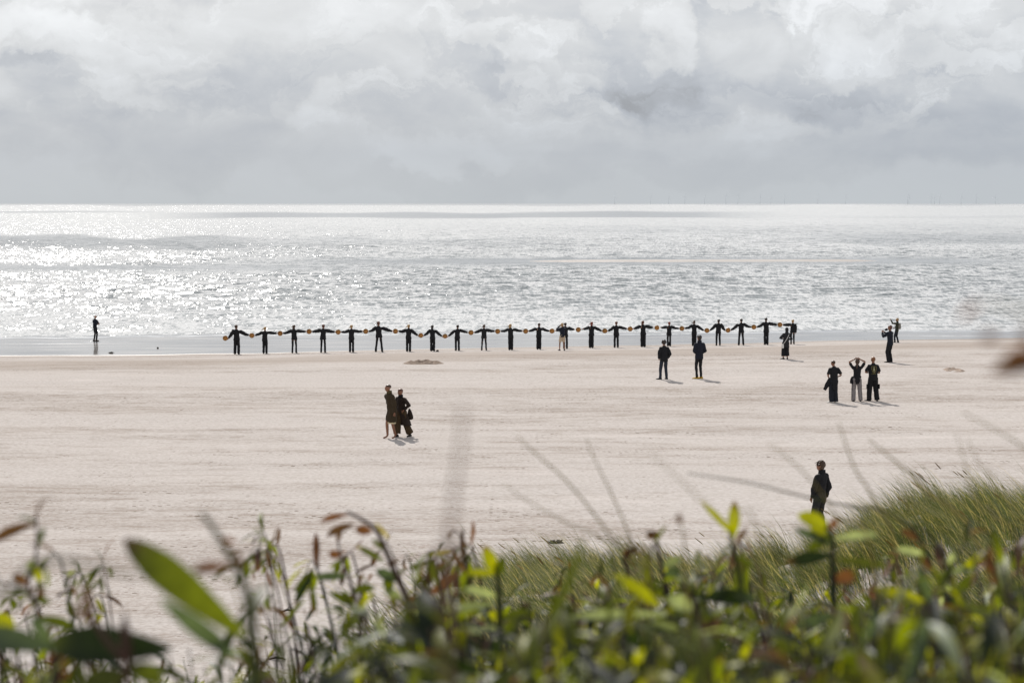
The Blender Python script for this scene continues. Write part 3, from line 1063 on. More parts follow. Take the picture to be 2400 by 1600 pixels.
# drums: wooden hoop with a skin on it
m_skin, t_, o_ = new_mat('drum_skin')
tc_ = t_.n('ShaderNodeTexCoord').outputs['Object']
cc_ = t_.mix(t_.ramp(t_.noise(tc_, 9, 4, .6), .35, .65), (0.34, 0.195, 0.075), (0.46, 0.28, 0.12))
d_ = t_.n('ShaderNodeBsdfDiffuse'); t_.put(d_.inputs[0], cc_)
tr_ = t_.n('ShaderNodeBsdfTranslucent'); t_.put(tr_.inputs[0], cc_)
mx_ = t_.n('ShaderNodeMixShader'); mx_.inputs[0].default_value = .5
t_.t.links.new(d_.outputs[0], mx_.inputs[1]); t_.t.links.new(tr_.outputs[0], mx_.inputs[2]); t_.t.links.new(mx_.outputs[0], o_.inputs[0])
m_hoop = plain('drum_wood', (0.30, 0.16, 0.07), rough=.5, scale=30)
for k, dp in enumerate(dpos):
    r = DRUM_R * (.93 if k in (7, 8) else 1.0)
    who = 'held out at the left end of the drum line' if k == 0 else 'the %s from the left in the line of drums' % ORD[k] if k < 21 else 'held highest at the right end of the drum line'
    dr = empty('frame_drum', dp, 'round tan frame drum, ' + who, 'drum', 'frame drums held between the people in black')
    dr.rotation_euler = (.12 * math.sin(k * 2.1), 0, .35 * math.sin(k * 1.7 + .5))
    mb = MB()
    n = 40
    prof = [(r, -.028), (r, .028), (r - .009, .028), (r - .009, -.028)]
    b = 0
    for j in range(n):
        a = 2 * math.pi * j / n
        for (q, yy) in prof:
            mb.v.append((math.cos(a) * q, yy, math.sin(a) * q))
    for j in range(n):
        for q in range(4):
            a0 = j * 4 + q; a1 = j * 4 + (q + 1) % 4
            b0 = ((j + 1) % n) * 4 + q; b1 = ((j + 1) % n) * 4 + (q + 1) % 4
            mb.f.append((a0, b0, b1, a1))
    mb.build('hoop', m_hoop, dr, smooth=False)
    mb = MB()
    side = 1 if k in (2, 3) else -1
    mb.ring_loft([[(math.cos(2 * math.pi * j / n) * (r + .002), side * yy, math.sin(2 * math.pi * j / n) * (r + .002)) for j in range(n)] for yy in (.0285, .0305)])
    mb.build('drumhead', m_skin, dr, smooth=False)

# ---- onlookers ------------------------------------------------------------
GOL = 'people watching from the dry sand'
p, H = figure_pos(223, 798.8, 738)
_, Pl = person('bald man in dark clothes standing alone on the wet sand, hands together at his chest', p, H, R(-112), pose=dict(
    armL=(-.10, .26, 1.13), armL_bend=(-1, -.3, -.6), armR=(.06, .27, 1.15), armR_bend=(1, -.3, -.6), legL=(-.07, .05, 0), legR=(.08, -.04, 0),
    head_tilt=(0, .045, -.01)), top='navy', bottom='faded_black', leg_r=(.09, .068, .055), hair=None, seed=71, face=True, hem=.9)
mb = MB()
mb.tube([(0, 0, 0), (.17, 0, .04)], [.006, .004], n=6)
st0 = empty('drum_stick', at(232.5, 759.5, p.y - .15), 'thin stick held by the bald man standing on the wet sand', 'stick')
mb.build('shaft', m_hoop, st0)
mb = MB(); mb.ball((.18, 0, .043), .012, 8, 6); mb.build('tip', CLOTH['cream'], st0)

p, H = figure_pos(1317.8, 821.6, 757)
person('bare-legged person in navy jacket and beige shorts before the drum line', p, H, R(18), pose=dict(
    armL=(-.10, .24, 1.55), armL_bend=(-1, 0, -1), armR=(.08, .25, 1.56), armR_bend=(1, 0, -1), legL=(-.17, .02, 0), legR=(.15, 0, 0)),
    top='navy', top_name='jacket', bottom='beige', short_leg=True, leg_r=(.105, .08, .08), shoe='faded_black', hair='ponytail', hair_col='blond',
    cap='front', cap_col='beige', seed=81, hem=.86, wide=1.05, wind=(-.10, 0, 0), skin=TAN)

p, H = figure_pos(1556, 888.8, 796.5)
rA, PA = person('man in black hoodie and jeans, hands in pockets, left of the yellow-shoed man', p, H, R(14), GOL, pose=dict(
    armL=(-.20, .10, .93), armL_bend=(-.55, -1, 0), armR=(.20, .08, .93), armR_bend=(.55, -1, 0), legL=(-.17, .0, 0), legL_toe=-.9, legR=(.13, 0, 0), legR_toe=-.1),
    top='black_cotton', top_name='hoodie', bottom='denim', leg_r=(.092, .072, .062), hair='short', hair_col='dark', cap='front', seed=91, hem=.80, wide=1.12,
    sleeve_r=(.080, .070, .060, .048))
mb = MB()
for sg in (-1, 1): mb.tube([PA['head'] + Vector((sg * .082, -.01, -.0)), PA['head'] + Vector((sg * .112, -.01, 0))], [(.032, .036), (.028, .032)], n=10)
mb.tube([PA['head'] + Vector((.105 * math.cos(a), -.01, .11 * math.sin(a) + .02)) for a in np.linspace(0, math.pi, 9)], [.010] * 9, n=6)
hp = empty('headphones', p, 'headphones worn over the cap of the man in black hoodie', 'headphones', rz=R(14), scale=H / 1.75)
mb.build('headband', CLOTH['shoe_black'], hp)

p, H = figure_pos(1639, 887.5, 785.5)
person('tall man in navy jacket, black trousers and bright yellow shoes, dark cap on', p, H, R(20), GOL, pose=dict(
    armL=(-.12, .20, 1.05), armL_bend=(-.5, -.7, -.5), armR=(.14, .18, 1.02), armR_bend=(.5, -.7, -.5), legL=(-.10, .0, 0), legL_toe=-1.0, legR=(.09, .02, 0), legR_toe=-.7,
    pelvis=(-.01, 0, 0)),
    top='navy', top_name='jacket', bottom='black_cotton', leg_r=(.088, .062, .052), shoe='yellow_suede', hair='short', hair_col='dark', cap='front',
    seed=101, hem=.80, wide=1.06, collar='navy')

p, H = figure_pos(1841.5, 841.4, 768)
rC, PC = person('hooded woman in long black coat, white strap across her back, near the line end', p, H, R(4), pose=dict(
    armL=(-.16, .18, 1.14), armL_bend=(-1, -.5, -.6), armR=(.12, .16, 1.10), armR_bend=(1, -.5, -.5), legL=(-.13, .02, 0), legL_toe=-.9, legR=(.10, .05, 0),
    lean=(.05, 0, 0), pelvis=(-.01, 0, 0)),
    top='faded_black', top_name='coat', bottom='black_cotton', leg_r=(.115, .11, .125), cuff=.09, hair=None, hood=True, seed=111, hem=.66, wide=1.1, flare=1.12, skin=SKIN)
bag = empty('shoulder_bag', p, 'white shoulder bag with long strap worn by the hooded woman', 'bag', rz=R(4), scale=H / 1.75)
mb = MB()
mb.tube([(.15, -.13, 1.40), (.10, -.17, 1.30), (0, -.16, 1.10), (-.10, -.16, .95), (-.16, -.10, .86)], [(.014, .006)] * 5, n=6)
mb.build('strap', CLOTH['white_leather'], bag)
mb = MB(); mb.ring_loft([[(-.19 + .055 * math.cos(a) * w_, -.12 + .04 * math.sin(a), z) for a in np.linspace(0, 2 * math.pi, 12, endpoint=False)]
                         for z, w_ in ((.62, .85), (.66, 1.0), (.80, .95), (.86, .6))])
mb.build('pouch', CLOTH['white_leather'], bag)

p, H = figure_pos(2085.5, 849, 762.5)
rD, PD = person('man in dark blue jacket holding up a camera, beside the woman with the rucksack', p, H, R(48), pose=dict(
    armL=(-.12, .36, 1.42), armL_bend=(-.6, -.2, -1), armR=(.04, .36, 1.42), armR_bend=(1, -.1, -1), legL=(-.12, 0, 0), legL_toe=-.4, legR=(.10, .0, 0), legR_toe=-.2),
    top='navy', top_name='jacket', bottom='black_cotton', leg_r=(.10, .088, .085), hair='short', hair_col='auburn', seed=121, hem=.80, wide=1.1, sleeve_r=(.09, .08, .066, .05))
cm = empty('camera', at(2077.5, 772.5, p.y - .02), 'small black camera held up by the man in dark blue jacket', 'camera', rz=R(48))
mb = MB(); mb.box((0, 0, 0), (.075, .028, .048)); mb.box((.0, 0, .058), (.026, .022, .014)); mb.build('camera_body', CLOTH['shoe_black'], cm, smooth=False)
mb = MB(); mb.tube([(0, .02, -.005), (0, .085, -.005)], [.034, .032], n=14); mb.build('lens', CLOTH['faded_black'], cm)

p, H = figure_pos(2101, 803, 746)
person('woman in dark green coat, one arm raised, at the water edge far right', p, H, R(62), pose=dict(
    armL=(-.22, .36, 1.62), armL_bend=(-.4, 0, -1), armR=(.16, .22, 1.05), armR_bend=(1, -.5, -.4), legL=(-.08, .10, 0), legR=(.10, -.10, 0), lean=(0, -.05, 0), pelvis=(0, -.02, 0)),
    top='olive_dark', top_name='coat', bottom='dark_denim', leg_r=(.095, .075, .062), hair='curly', hair_col='blond', seed=131, hem=.82, wide=1.08, skin=TAN, collar='olive_dark')
bp = empty('rucksack', p, 'grey-green rucksack on the back of the woman with raised arm', 'rucksack', rz=R(62), scale=H / 1.75)
mb = MB(); mb.ring_loft([[(.13 * w_ * math.cos(a) * (1 if abs(math.cos(a)) < .8 else .93), -.22 + .085 * w_ * math.sin(a), z) for a in np.linspace(0, 2 * math.pi, 16, endpoint=False)]
                         for z, w_ in ((.98, .7), (1.02, 1.0), (1.15, 1.08), (1.30, 1.0), (1.38, .8), (1.41, .4))])
mb.build('pack', plain('rucksack_cloth', (0.17, 0.16, 0.13)), bp)
mb = MB()
for sg in (-1, 1): mb.tube([(sg * .09, -.14, 1.36), (sg * .10, -.02, 1.475), (sg * .11, .125, 1.36), (sg * .12, .10, 1.15), (sg * .12, -.13, 1.05)], [(.018, .006)] * 5, n=6)
mb.build('strap', CLOTH['shoe_black'], bp)

# trio
GT = 'three onlookers in black T-shirts standing side by side'


def waist_jacket(root, P, mat, sd=1, ln=.42, spread=.12):
    mb = MB()
    pel = P['pelvis']
    mb.ring_loft([[pel + Vector((math.cos(a) * .175, math.sin(a) * .135, dz)) for a in np.linspace(0, 2 * math.pi, 18, endpoint=False)] for dz in (.03, .09)])
    for q in (-1, 0, 1):
        if q * sd < 0: continue
        mb.tube([pel + Vector((q * .13, -.12 if q == 0 else 0, .06)), pel + Vector((q * .17 + spread * q * .5, -.13 if q == 0 else -.02, -ln * .45)),
                 pel + Vector((q * .18 + spread * q, -.12 if q == 0 else 0, -ln))], [(.10, .035), (.11, .03), (.07, .02)], n=12)
    solid('tied_jacket', mb, mat, root, seed=3)


p, H = figure_pos(1953.7, 943.5, 844)
rF, PF = person('man in black T-shirt with white shoes, jacket tied at the waist, leftmost of the trio', p, H, R(10), GT, pose=dict(
    armL=(-.17, .14, 1.02), armL_bend=(-.5, -.7, -.2), armR=(.18, .14, 1.05), armR_bend=(.6, -.8, -.2), legL=(-.09, 0, 0), legL_toe=-1.0, legR=(.11, .02, 0), legR_toe=-.1, head_tilt=(-.02, .05, -.01)),
    top='black_cotton', bottom='dark_denim', leg_r=(.105, .098, .095), sleeve='short', shoe='white_leather', hair='shaved', hair_col='brown', seed=141, hem=.80, wide=1.1, skin=TAN)
waist_jacket(rF, PF, CLOTH['black_cotton'], sd=-1, spread=.22)
p, H = figure_pos(2008, 940.5, 840.5)
rG, PG = person('woman in black T-shirt and grey trousers, both hands on her head, middle of the trio', p, H, R(0), GT, pose=dict(
    armL=(-.10, .02, 1.73), armL_bend=(-1, 0, .35), armR=(.10, .02, 1.73), armR_bend=(1, 0, -.1), legL=(-.13, 0, 0), legR=(.15, 0, 0), head_tilt=(.01, .01, -.02)),
    top='black_cotton', bottom='grey_jersey', leg_r=(.100, .085, .080), sleeve='short', hair='braid', hair_col='brown', seed=151, hem=.93, wide=.98, skin=TAN)
waist_jacket(rG, PG, CLOTH['black_cotton'], sd=-1, ln=.22, spread=.05)
for sg in (-1, 1):
    Hh, K, A, B, T = PG['legL' if sg < 0 else 'legR']
    mb = MB()
    o3 = Vector((sg, 0, 0))
    mb.tube([Hh + o3 * .085, Hh.lerp(K, .5) + o3 * .086, K + o3 * .078, K.lerp(A, .5) + o3 * .076, A + o3 * .075 + Vector((0, 0, -.03))], [(.018, .035)] * 5, n=8)
    mb.build('side_stripe', CLOTH['black_cotton'], rG)
mb = MB(); W_ = PG['armL'][2]; E_ = PG['armL'][1]
mb.tube([W_.lerp(E_, .10), W_.lerp(E_, .02)], [.034, .032], n=12)
mb.build('wristband', CLOTH['shoe_black'], rG)
p, H = figure_pos(2045.6, 939.5, 836)
rH, PH = person('man in black T-shirt printed with a shield, cargo trousers, arms folded, rightmost of the trio', p, H, R(2), GT, pose=dict(
    armL=(-.10, .18, 1.12), armL_bend=(-.8, -.2, -.8), armR=(.08, .18, 1.12), armR_bend=(.5, -.3, -.8), legL=(-.15, 0, 0), legL_toe=-.9, legR=(.17, .0, 0), legR_toe=.2),
    top='black_cotton', bottom='black_cotton', leg_r=(.112, .105, .100), sleeve='short', hair='shaved', hair_col='ginger', seed=161, hem=.80, wide=1.14, skin=TAN)
mb = MB()
for sg in (-1, 1): mb.box((sg * .235, -.02, .58), (.022, .06, .09))
mb.build('cargo_pocket', CLOTH['black_cotton'], rH)
m_gold = plain('yellow_print', (0.42, 0.36, 0.12), rough=.8)
# printed emblem on the back: outlined shield, upright figure inside, line of lettering beneath
mb = MB()
def on_back(x, z): return (x, -.118 * 1.14 * math.sqrt(max(0, 1 - (x / .20) ** 2)) - .024, z)
pts = [(-.085, 1.385), (-.082, 1.27), (-.06, 1.18), (0, 1.12), (.06, 1.18), (.082, 1.27), (.085, 1.385), (-.085, 1.385)]
for a, b in zip(pts, pts[1:]):
    mb.tube([on_back(*a), on_back(*b)], [(.0045, .003)] * 2, n=6)
mb.build('shirt_shield', m_gold, rH)
mb = MB()
for z0, z1, w_ in ((1.15, 1.22, .010), (1.22, 1.29, .022), (1.29, 1.33, .012), (1.335, 1.365, .016)):
    mb.tube([on_back(0, z0), on_back(0, z1)], [(w_, .003)] * 2, n=8)
mb.build('shirt_emblem', plain('pale_print', (0.55, 0.52, 0.30)), rH)
mb = MB()
for j in range(9):
    x = -.075 + j * .0188
    mb.tube([on_back(x, 1.088), on_back(x, 1.100)], [(.006, .003)] * 2, n=6)
mb.build('shirt_lettering', m_gold, rH)

# walking couple, looking back towards the dunes
p, H = figure_pos(918, 1026.5, 899.8)
rI, PI_ = person('barefoot man in knee-length olive coat, left one of the walking couple', p, H, R(128), pose=dict(
    armR=(.17, -.10, .86), armR_bend=(1, -1, 0), armL=(-.20, .02, .84), legL=(-.07, -.10, 0), legR=(.07, .11, 0), lean=(.01, .08, 0), head_tilt=(0, .05, -.01), head_yaw=R(-4)),
    top='olive', top_name='coat', bottom='olive', short_leg=True, leg_r=(.085, .07, .07), shoe=None, hair='shaved', hair_col='brown', seed=171, hem=.54, wide=1.05, flare=1.18,
    collar='scarf_green', skin=TAN, face=True, fold=.012, sleeve_r=(.085, .078, .07, .062))
mb = MB(); mb.ring_loft([[(math.cos(a) * .165 + .0, math.sin(a) * .13, z) for a in np.linspace(0, 2 * math.pi, 18, endpoint=False)] for z in (.475, .535)])
solid('shirt_tail', mb, CLOTH['cream'], rI, wr=.012, seed=4)
p, H = figure_pos(942, 1023, 910.8)
rJ, PJ = person('woman in long dark brown coat and wide trousers, right of the walking couple', p, H, R(140), pose=dict(
    armL=(-.18, .08, .98), armL_bend=(-1, -.5, 0), armR=(.22, .02, .92), armR_bend=(1, -1, 0), legL=(-.16, -.26, 0), legR=(.10, .16, 0), lean=(.0, .06, 0), head_tilt=(0, .02, 0), head_yaw=R(14)),
    top='brown_coat', top_name='coat', bottom='brown_trousers', leg_r=(.125, .125, .135), cuff=.04, hair='bun', hair_col='auburn', seed=181, hem=.42, wide=1.08, flare=1.25,
    wind=(-.12, -.10, 0), collar='black_cotton', skin=TAN, face=True, fold=.014)
bg = empty('shoulder_bag', p, 'dark brown slouchy bag swinging at the hip of the woman in brown coat', 'bag', rz=R(140), scale=H / 1.75)
mb = MB(); mb.tube([(-.16, -.06, 1.42), (-.20, -.14, 1.15), (-.20, -.18, 1.0)], [(.012, .006)] * 3, n=6)
mb.build('strap', CLOTH['brown_coat'], bg)
mb = MB(); mb.ring_loft([[(-.30 - sh_ + .13 * w_ * math.cos(a), -.20 + .08 * w_ * math.sin(a), z) for a in np.linspace(0, 2 * math.pi, 14, endpoint=False)]
                         for z, w_, sh_ in ((.62, .35, -.06), (.66, .95, -.06), (.76, 1.0, -.07), (.90, .7, -.09), (1.02, .3, -.11))])
mb.build('pouch', CLOTH['brown_coat'], bg)

# lone figure behind the dune grass
p, H = figure_pos(1923, 1250, 1080.6)
rK, PK = person('person with curly windblown hair in black jacket, standing behind the dune grass', p, H, R(42), pose=dict(
    armL=(-.22, .10, .88), armL_bend=(-1, -.8, 0), armR=(.22, .02, .86), armR_bend=(.6, -1, 0), lean=(.03, 0, 0), pelvis=(-.03, 0, 0), head_tilt=(-.03, .02, 0)),
    top='black_cotton', top_name='jacket', bottom='faded_black', hair='curly', hair_col='brown', seed=191, hem=.80, wide=.95, sleeve_r=(.078, .068, .058, .048),
    collar='black_cotton', skin=TAN, fold=.010)


# ------------------------------------------------------------------ things lying on the sand
def sand_heap(label, px, py, w, dpt, hgt, seed, col=(0.30, 0.235, 0.19)):
    g = ground_at(px, py)
    o = empty('sand_heap', g, label, 'sand heap')
    n, mth = 60, 22
    V, F = [], []
    rg = np.random.default_rng(seed)
    us = np.linspace(0, 2 * math.pi, n, endpoint=False)
    for j in range(mth + 1):
        r = j / mth
        for a in us:
            x, y = math.cos(a) * r * w / 2, math.sin(a) * r * dpt / 2
            z = 1.0 * math.exp(-((r - .55) / .22) ** 2) * (.55 + .45 * math.sin(a + .3)) + .25 * (1 - r)
            z += .9 * (mnoise.noise(Vector((x * 2.6, y * 2.6, seed))) + .6 * mnoise.noise(Vector((x * 7, y * 7, seed)))) * (1 - r ** 3)
            z = z * hgt * (1 - r ** 4) - .02
            V.append((x, y, z + float(ground_z(g.x + x, g.y + y)) - g.z))
    for j in range(mth):
        for i in range(n):
            F.append((j * n + i, j * n + (i + 1) % n, (j + 1) * n + (i + 1) % n, (j + 1) * n + i))
    m = plain('damp_sand_' + str(seed), col, rough=.95, spec=.1, scale=6, var=.35, bump=.6)
    np_mesh('mound', V, F, m, o)


sand_heap('low dug-up heap of damp sand behind the walking couple, near the drum line', 990, 852, 2.6, 3.0, .14, 3, (0.21, 0.160, 0.125))
sand_heap('small rough patch of dug sand at the far right of the beach', 2236, 868, 1.3, 2.2, .08, 5)
m_weed = plain('dark_seaweed', (0.045, 0.035, 0.028), rough=.7, scale=20)


def litter(kind, label, cat, px, py, size, seed):
    g = ground_at(px, py)
    rg = random.Random(seed)
    mb = MB()
    if kind == 'stick':
        a = rg.uniform(-.5, .5)
        mb.tube([(-size / 2 * math.cos(a), -size / 2 * math.sin(a), .01), (0, 0, .05), (size / 2 * math.cos(a), size / 2 * math.sin(a), .02)], [.014, .022, .010], n=7)
        mb.tube([(0, 0, .04), (size * .2, size * .15, .10)], [.012, .005], n=6)
    elif kind == 'clump':
        for _ in range(14):
            x, y = rg.gauss(0, size * .25), rg.gauss(0, size * .3)
            mb.tube([(x, y, .0), (x + rg.uniform(-.1, .1), y, rg.uniform(.03, .08)), (x + rg.uniform(-.2, .2), y + rg.uniform(-.1, .1), .0)], [.012, .02, .008], n=6)
    else:
        mb.ball((0, 0, size * .25), (size * .5, size * .45, size * .4), 10, 7)
        for v_ in range(len(mb.v)):
            q = Vector(mb.v[v_]); k = 1 + .25 * mnoise.noise(q * 9 + Vector((seed, 0, 0)))
            mb.v[v_] = tuple(q * k)
    o = mb.build({'stick': 'driftwood', 'clump': 'seaweed', 'stone': 'stone'}[kind], m_weed)
    o.location = g
    tag(o, label, cat)


litter('clump', 'dark seaweed clump on open sand above the grassy ridge', 'seaweed', 1300, 1272, .18, 1)
litter('stick', 'short dark upright bit of driftwood on sand between the foreground stems', 'driftwood', 672, 1434, .22, 2)
litter('stick', 'longer driftwood piece on sand low behind the foreground stems', 'driftwood', 650, 1546, .30, 4)
litter('stone', 'small dark stone beside the feet of the eighth drummer', 'stone', 1025, 824, .17, 5)
litter('stone', 'lone dark stone on the wet sand right of the bald man', 'stone', 370, 816, .13, 6)
litter('clump', 'seaweed scrap on the wet sand close to the bald man', 'seaweed', 262, 827, .24, 7)

# ------------------------------------------------------------------ wind farm on the horizon
m_tur = plain('turbine_paint', (0.86, 0.88, 0.90), rough=.6, var=.03)
proto = None
for k, (px, dist) in enumerate([(1440, 21000), (1524, 24000), (1566, 26000), (1604, 23000), (1650, 25000), (1700, 20000), (1728, 24000), (1780, 22000), (1805, 26000), (1837, 21000),
                                (1915, 22000), (1980, 24000), (2125, 21000), (2128, 25500), (2180, 24000), (2188, 26000), (2200, 23000), (2250, 22000), (2285, 21000), (2330, 25000)]):
    X_ = (px - 1200) / FP * dist
    if proto is None:
        t0 = empty('wind_turbine', (X_, dist, 0), 'tiny pale wind turbine in the faint wind farm on the horizon', 'wind turbine', 'wind turbines far out at sea')
        mb = MB(); mb.tube([(0, 0, -1), (0, 0, 40), (0, 0, 88)], [1.3, 1.1, .8], n=10); mb.build('tower', m_tur, t0)
        mb = MB(); mb.tube([(0, -6, 90), (0, 7, 90)], [1.6, 1.8], n=10); mb.build('nacelle', m_tur, t0)
        for b in range(3):
            a = R(20 + 120 * b)
            mb = MB(); mb.tube([(0, -7, 90), (math.sin(a) * 18, -7, 90 + math.cos(a) * 18), (math.sin(a) * 52, -7, 90 + math.cos(a) * 52)], [(.5, .4), (.6, .3), (.2, .1)], n=8)
            mb.build('blade', m_tur, t0)
        proto = t0
    else:
        c = proto.copy(); COL.objects.link(c); c.location = (X_, dist, 0); c.rotation_euler = (0, 0, R((k * 37) % 50 - 25))
        for ch in proto.children:
            d = ch.copy(); COL.objects.link(d); d.parent = c


# ------------------------------------------------------------------ vegetation materials
def leaf_mat(name, trans=0.45, rough=0.5, spec=0.2):
    m, t, out = new_mat(name)
    c = t.n('ShaderNodeAttribute', attribute_name='tint').outputs['Color']
    pos = t.n('ShaderNodeNewGeometry').outputs['Position']
    c = t.v('SCALE', c, scale=t.ramp(t.noise(pos, 120.0, 3.0, 0.6), 0.3, 0.7, 0.8, 1.2, False))
    p = t.n('ShaderNodeBsdfPrincipled')
    t.put(p.inputs['Base Color'], c)
    p.inputs['Roughness'].default_value = rough
    p.inputs['Specular IOR Level'].default_value = spec
    tr = t.n('ShaderNodeBsdfTranslucent')
    t.put(tr.inputs[0], t.v('MULTIPLY', c, (2.1, 2.1, 0.6)))
    mx = t.n('ShaderNodeMixShader')
    mx.inputs[0].default_value = trans
    t.t.links.new(p.outputs[0], mx.inputs[1])
    t.t.links.new(tr.outputs[0], mx.inputs[2])
    t.t.links.new(mx.outputs[0], out.inputs[0])
    return m


M_LEAF = leaf_mat('leaf')
M_GRASS = leaf_mat('grass_blade', trans=0.22, rough=0.30, spec=0.5)
M_STEM = leaf_mat('stem_bark', trans=0.25, rough=0.6, spec=0.3)


# ------------------------------------------------------------------ marram grass on the dune
def blades(bx, by, length, lean, width, col, tipcol, segs=5, azim=None, seed=1, head=None):
    """vectorised curved blades rooted on the ground"""
    rg = np.random.default_rng(seed)
    n = len(bx)
    bz = ground_z(bx, by) - 0.02
    az = azim if azim is not None else np.pi + rg.normal(0, .45, n)          # wind lays them over to the left
    dx, dyy = np.cos(az), np.sin(az)
    fa = rg.uniform(0, 2 * np.pi, n)
    wx, wy = np.cos(fa), np.sin(fa)
    V = np.zeros((n, segs + 1, 2, 3), np.float32)
    C = np.zeros((n, segs + 1, 2, 3), np.float32)
    x = bx.copy(); y = by.copy(); z = bz.copy()
    ang0 = rg.uniform(.05, .35, n)
    for k in range(segs + 1):
        u = k / segs
        w = width * (1 - u) ** .7 * .5 if head is None else width * .5 * np.interp(u, [0, .15, .5, .85, 1], [.3, .8, 1, .7, .1])
        V[:, k, 0] = np.stack([x - wx * w, y - wy * w, z], -1)
        V[:, k, 1] = np.stack([x + wx * w, y + wy * w, z], -1)
        C[:, k, :] = (col * (1 - u) + tipcol * u)[:, None, :]
        a = ang0 + lean * u ** 1.1
        st = length / segs
        x = x + dx * np.sin(a) * st; y = y + dyy * np.sin(a) * st; z = z + np.cos(a) * st
    idx = np.arange(n * (segs + 1) * 2).reshape(n, segs + 1, 2)
    F = np.stack([idx[:, :-1, 0], idx[:, :-1, 1], idx[:, 1:, 1], idx[:, 1:, 0]], -1).reshape(-1, 4)
    return V.reshape(-1, 3), F, C.reshape(-1, 3), (x, y, z)


def build_grass():
    rg = np.random.default_rng(12)
    Vs, Fs, Cs = [], [], []
    off = 0

    def push(V, F, C):
        nonlocal off
        Vs.append(V); Fs.append(F + off); Cs.append(C); off += len(V)

    # tussocks: many shoots from one root
    nt = 5200
    tx = rg.uniform(-3.0, 16, nt); ty = rg.uniform(9.5, 40.5, nt)
    inview = np.abs(tx) < ty * .30 + 1.2
    edge = np.interp(ty, [9, 24, 30, 36, 38], [-.6, -1.2, -1.6, -1.0, .6]) + (vnoise(ty / 1.6, ty * 0, 61) - .5) * 1.6
    dens = vnoise(tx / 1.9, ty / 2.4, 62) * .6 + vnoise(tx / .8, ty / .9, 63) * .4
    crest = np.exp(-((ty - 34.5) / 4.0) ** 2)
    bare = np.exp(-((tx - ty * .165) / 2.0) ** 2 - ((ty - 27) / 2.2) ** 2)      # the open sandy hollow
    keep = inview & (tx > edge) & (dens + crest * .32 - bare * .55 > .34 + .16 * rg.random(nt))
    tx, ty, crest, dens = tx[keep], ty[keep], crest[keep], dens[keep]
    nt = len(tx)
    per = np.clip((24 + 36 * dens + 16 * crest) * rg.uniform(.6, 1.3, nt), 10, 110).astype(int)
    ix = np.repeat(np.arange(nt), per)
    n = len(ix)
    r = np.abs(rg.normal(0, .10, n)); a = rg.uniform(0, 6.28, n)
    bx = tx[ix] + np.cos(a) * r * 1.3; by = ty[ix] + np.sin(a) * r
    tl = (rg.uniform(.5, 1.3, nt) * (.75 + .5 * vnoise(tx / 1.1, ty / 1.3, 77)))[ix]
    L = rg.uniform(.40, 1.0, n) * tl * (.86 + .5 * (dens[ix] - .4)) * (1 + .18 * sstep(3, 7, tx[ix]))
    lean = rg.uniform(.8, 1.9, n)
    kind = rg.random(n)
    green = np.array([.038, .072, .014]); dgreen = np.array([.014, .026, .008]); straw = np.array([.42, .35, .20]); olive = np.array([.088, .092, .022])
    th = vnoise(tx / 2.5, ty / 2.5, 65)[ix]
    w1 = (kind < .42 + .25 * (th - .5))[:, None]; w2 = ((kind >= .42) & (kind < .70))[:, None]; w3 = (kind > .80)[:, None]
    col = np.where(w1, green, np.where(w2, dgreen, np.where(w3, straw, olive))) * rg.uniform(.75, 1.3, n)[:, None]
    tip = col * .6 + np.where(w3, straw, np.array([.20, .19, .09])) * .4
    V, F, C, _ = blades(bx, by, L, lean, rg.uniform(.006, .012, n), col, tip, 5, seed=2)
    push(V, F, C)
    # flowering stems with pale brown spikes
    m = 85
    ok = np.flatnonzero(ty > 25); sel = ok[rg.integers(0, len(ok), m)]
    bx = tx[sel] + rg.normal(0, .12, m); by = ty[sel] + rg.normal(0, .12, m)
    az = np.pi + rg.normal(0, .35, m)
    cs = np.tile(np.array([.16, .13, .06]), (m, 1)) * rg.uniform(.7, 1.2, m)[:, None]
    ln = rg.uniform(.66, .90, m)
    V, F, C, end = blades(bx, by, ln, np.full(m, .75), np.full(m, .016), cs, cs, 6, azim=az, seed=3)
    push(V, F, C)
    ex, ey, ez = end
    k = 5
    hl = rg.uniform(.13, .20, m)
    hd = np.stack([np.cos(az) * .80, np.sin(az) * .80, np.full(m, .6)], -1)
    hc = np.tile(np.array([.20, .125, .055]), (m, 1)) * rg.uniform(.6, 1.1, m)[:, None]
    for q in range(3):
        an = q * math.pi / 3
        wv = np.stack([-np.sin(az) * math.cos(an), np.cos(az) * math.cos(an), np.full(m, math.sin(an))], -1)
        Vh = np.zeros((m, k + 1, 2, 3), np.float32)
        for j in range(k + 1):
            u = j / k
            w = .011 * np.interp(u, [0, .15, .5, .85, 1], [.3, .9, 1, .7, .1])
            p0 = np.stack([ex, ey, ez], -1) + hd * (hl * (u - .25))[:, None]
            Vh[:, j, 0] = p0 - wv * w; Vh[:, j, 1] = p0 + wv * w
        idx = np.arange(m * (k + 1) * 2).reshape(m, k + 1, 2)
        Fh = np.stack([idx[:, :-1, 0], idx[:, :-1, 1], idx[:, 1:, 1], idx[:, 1:, 0]], -1).reshape(-1, 4)
        push(Vh.reshape(-1, 3), Fh, np.repeat(hc, (k + 1) * 2, axis=0))
    o = np_mesh('marram_grass', np.concatenate(Vs), np.concatenate(Fs), M_GRASS, colors=np.concatenate(Cs), smooth=True)
    tag(o, 'windblown marram grass with brown seed spikes covering the dune at lower right', 'dune grass', kind='stuff')
    print('grass blades', n)


build_grass()

